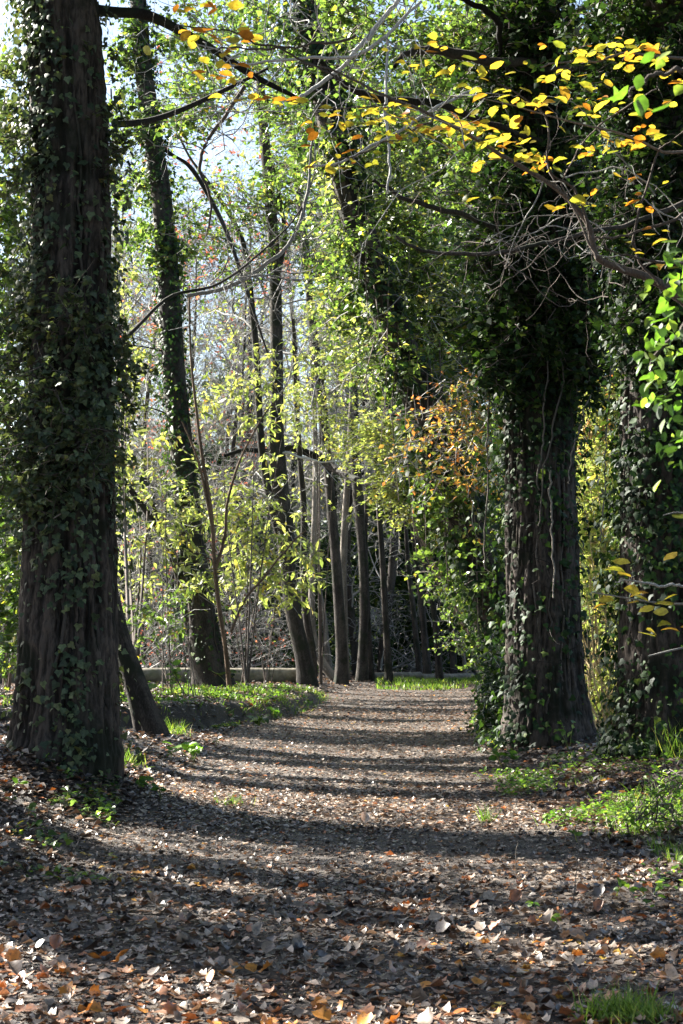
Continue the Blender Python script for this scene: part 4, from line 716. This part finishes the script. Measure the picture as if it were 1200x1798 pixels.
y = rng.uniform(10, 15, 1500); x = -.13 * y - np.abs(rng.normal(size=1500)) * .8; k = noise(x * 2.5, y * 2, 5) > .62; cover('ground_cover', x[k], y[k], .05, 'ivy_lit', .06, 'ivy')
y = rng.uniform(24, 30, 2500); x = pe(y) + .05 + .12 * rng.random(2500); k = noise(x * 3, y * 3, 5) > .68; x, y = x[k], y[k]; cover('moss_tufts', x, y, .05, 'ivy_lit', .05, 'lo')
y = rng.uniform(17, 40, 3500); x = pc(y) + pw(y) - .15 + np.abs(rng.normal(size=3500)) * .5; k = noise(x * 2, y * 1.3, 6) > .55; cover('ground_cover', x[k], y[k], .08, 'ivy_lit', .1, 'lo')
def seedling(px, py, h, nl, size, label, mt='green', shape='oval', sp=.5):
    p = hit(px, py); r = root('seedling', p, label, 'seedling', 'green seedlings on the banks')
    for s in range(max(1, nl // 4)):
        top = p + np.array([rng.normal() * h * sp, rng.normal() * h * .3, h * (.6 + .4 * rng.random())]); C = spline(np.array([p - [0, 0, .02], p * .5 + top * .5 + [0, 0, h * .1], top]), 10); a = Acc(); tubes(a, C[None], np.linspace(.004, .002, 10)[None] * max(1, p[1] / 15), 5); a.build('stem', M['lime'], r, None, True)
        m_ = min(4, nl) if nl >= 4 else nl; q = C[rng.integers(5, 10, m_)]; singles_of(r, 'leaf', q, size * (.7 + .5 * rng.random(m_)), shape, rv(m_) * .4 + np.array([0, -.35, 1]), rv(m_) * np.array([1, .6, .1]) + np.array([0, 0, .15]), rng.random(m_) * .9, mt)
for a_ in [(12, 1388, .1, 4, .07, 'bright seedling at the left edge below the huge trunk'), (112, 1412, .12, 4, .07, 'two leaved green seedling below the middle of the huge trunk'), (120, 1418, .14, 3, .06, 'upright bluish green sprout beside the two leaved seedling'), (245, 1388, .14, 9, .09, 'glowing bright green plant at the right root of the huge trunk'),
           (285, 1405, .12, 8, .08, 'small leafy seedling just right of the glowing green plant'), (340, 1338, .22, 20, .12, 'clump of broad green leaves on the shaded bank left of the path'), (300, 1335, .16, 6, .1, 'pale green sprig below the leaning trunk'), (455, 1275, .2, 12, .16, 'bluish round leaved plant below the earthen step'),
           (480, 1262, .2, 10, .14, 'second broad leaved plant at the right end of the earthen step'), (540, 1243, .15, 8, .1, 'lit yellow green sprout at the path edge beyond the step'), (175, 1425, .1, 4, .06, 'thin yellow green sprout right of the two leaved seedling'), (50, 1440, .1, 6, .07, 'low dark green seedling at the lower left bank'),
           (70, 1465, .08, 5, .05, 'tiny seedling low on the left bank'), (190, 1440, .1, 6, .06, 'grassy green sprout in litter below the right root'), (380, 1310, .15, 6, .09, 'small plant at the foot of the step nearest the path'), (885, 1350, .2, 16, .11, 'fern like green plant at the left foot of the broad right trunk'),
           (1000, 1320, .38, 14, .09, 'tall pale seedling in front of the broad right trunk'), (968, 1455, .12, 4, .06, 'two leaved seedling on the litter right of the path'), (1015, 1480, .12, 6, .06, 'sprout in the bright verge grass'), (945, 1605, .07, 6, .04, 'tiny bright seedling in the sun strip at lower right'),
           (965, 1620, .07, 5, .05, 'lone green seedling beside the rust leaf at lower right'), (1080, 1580, .08, 6, .05, 'small green seedling low on the right verge'), (1140, 1580, .08, 8, .05, 'creeping green seedling at the right edge'), (300, 1225, .6, 20, .16, 'leafy nettle like plant on top of the bank before the pipe'), (405, 1208, .5, 12, .2, 'small sapling with orange new leaves at the reddish stem'), (235, 1228, .3, 10, .14, 'pale plant on the bank behind the leaning trunk')]:
    seedling(*a_, mt='orange' if 'orange' in a_[5] else 'ivy_lit' if 'dark' in a_[5] or 'bluish' in a_[5] else 'green')
# dead sticks lying about and a thin dead twig standing at the right verge
for k, (pts, lb) in enumerate([([(1005, 1600), (1012, 1540), (1018, 1470)], 'thin dead twig standing upright at the right verge'), ([(1010, 1478), (1080, 1472), (1160, 1462), (1230, 1455)], 'dark twig lying across the bramble bush'), ([(795, 1310), (830, 1300), (870, 1285), (900, 1262)], 'thin stick leaning at the left foot of the broad right trunk'), ([(908, 1535), (906, 1500), (910, 1480)], 'short pale dead stalk standing in the litter right of centre'), ([(240, 1690), (275, 1684), (300, 1680)], 'brown rolled stick lying among leaves at lower left'), ([(1000, 1255), (1040, 1300), (1100, 1330), (1200, 1375)], 'bent dark twig behind the bramble at the right')]):
    Y = hit(*pts[0])[1]; C = spline(np.array([W(x, y, Y) for x, y in pts]), 14); 
    if 'lying among' in lb: C[:, 2] = g(C[:, 0], C[:, 1]) + .025
    a = Acc(); tubes(a, C[None], np.linspace(.004, .002, 14)[None] * (Y / 11), 6); tag(a.build('dead_twig', M['bark_pale' if 'pale' in lb else 'twig_dark'], None, None, True), lb, 'twig', 'dead twigs on the ground')
zone = lambda x, y: ('beyond the pipe at far left' if x / y < -.1 else 'behind the slender ivy tree' if x / y < -.06 else 'between slender ivy tree and curved trunk' if x / y < -.025 else 'behind the trunk group at the path bend')
for o in list(COL.objects):
    if o.get('group') == 'trees at the back of the wood' and o.get('category') == 'tree' and o.name.startswith('bare_tree'):
        o['label'] = 'slender bare grey twigged tree ' + zone(o.location.x, o.location.y) + (', nearer row' if o.location.y < 70 else ', farthest row')
    if o.name.startswith('evergreen_tree'): o['label'] = 'tall evergreen tree far off ' + ('above the path bend' if o.location.x / o.location.y < .085 else 'behind the broad right trunk' if o.location.x / o.location.y < .15 else 'behind the far right trunk')
print('tris', sum(len(me.polygons) * 1.5 for me in bpy.data.meshes))
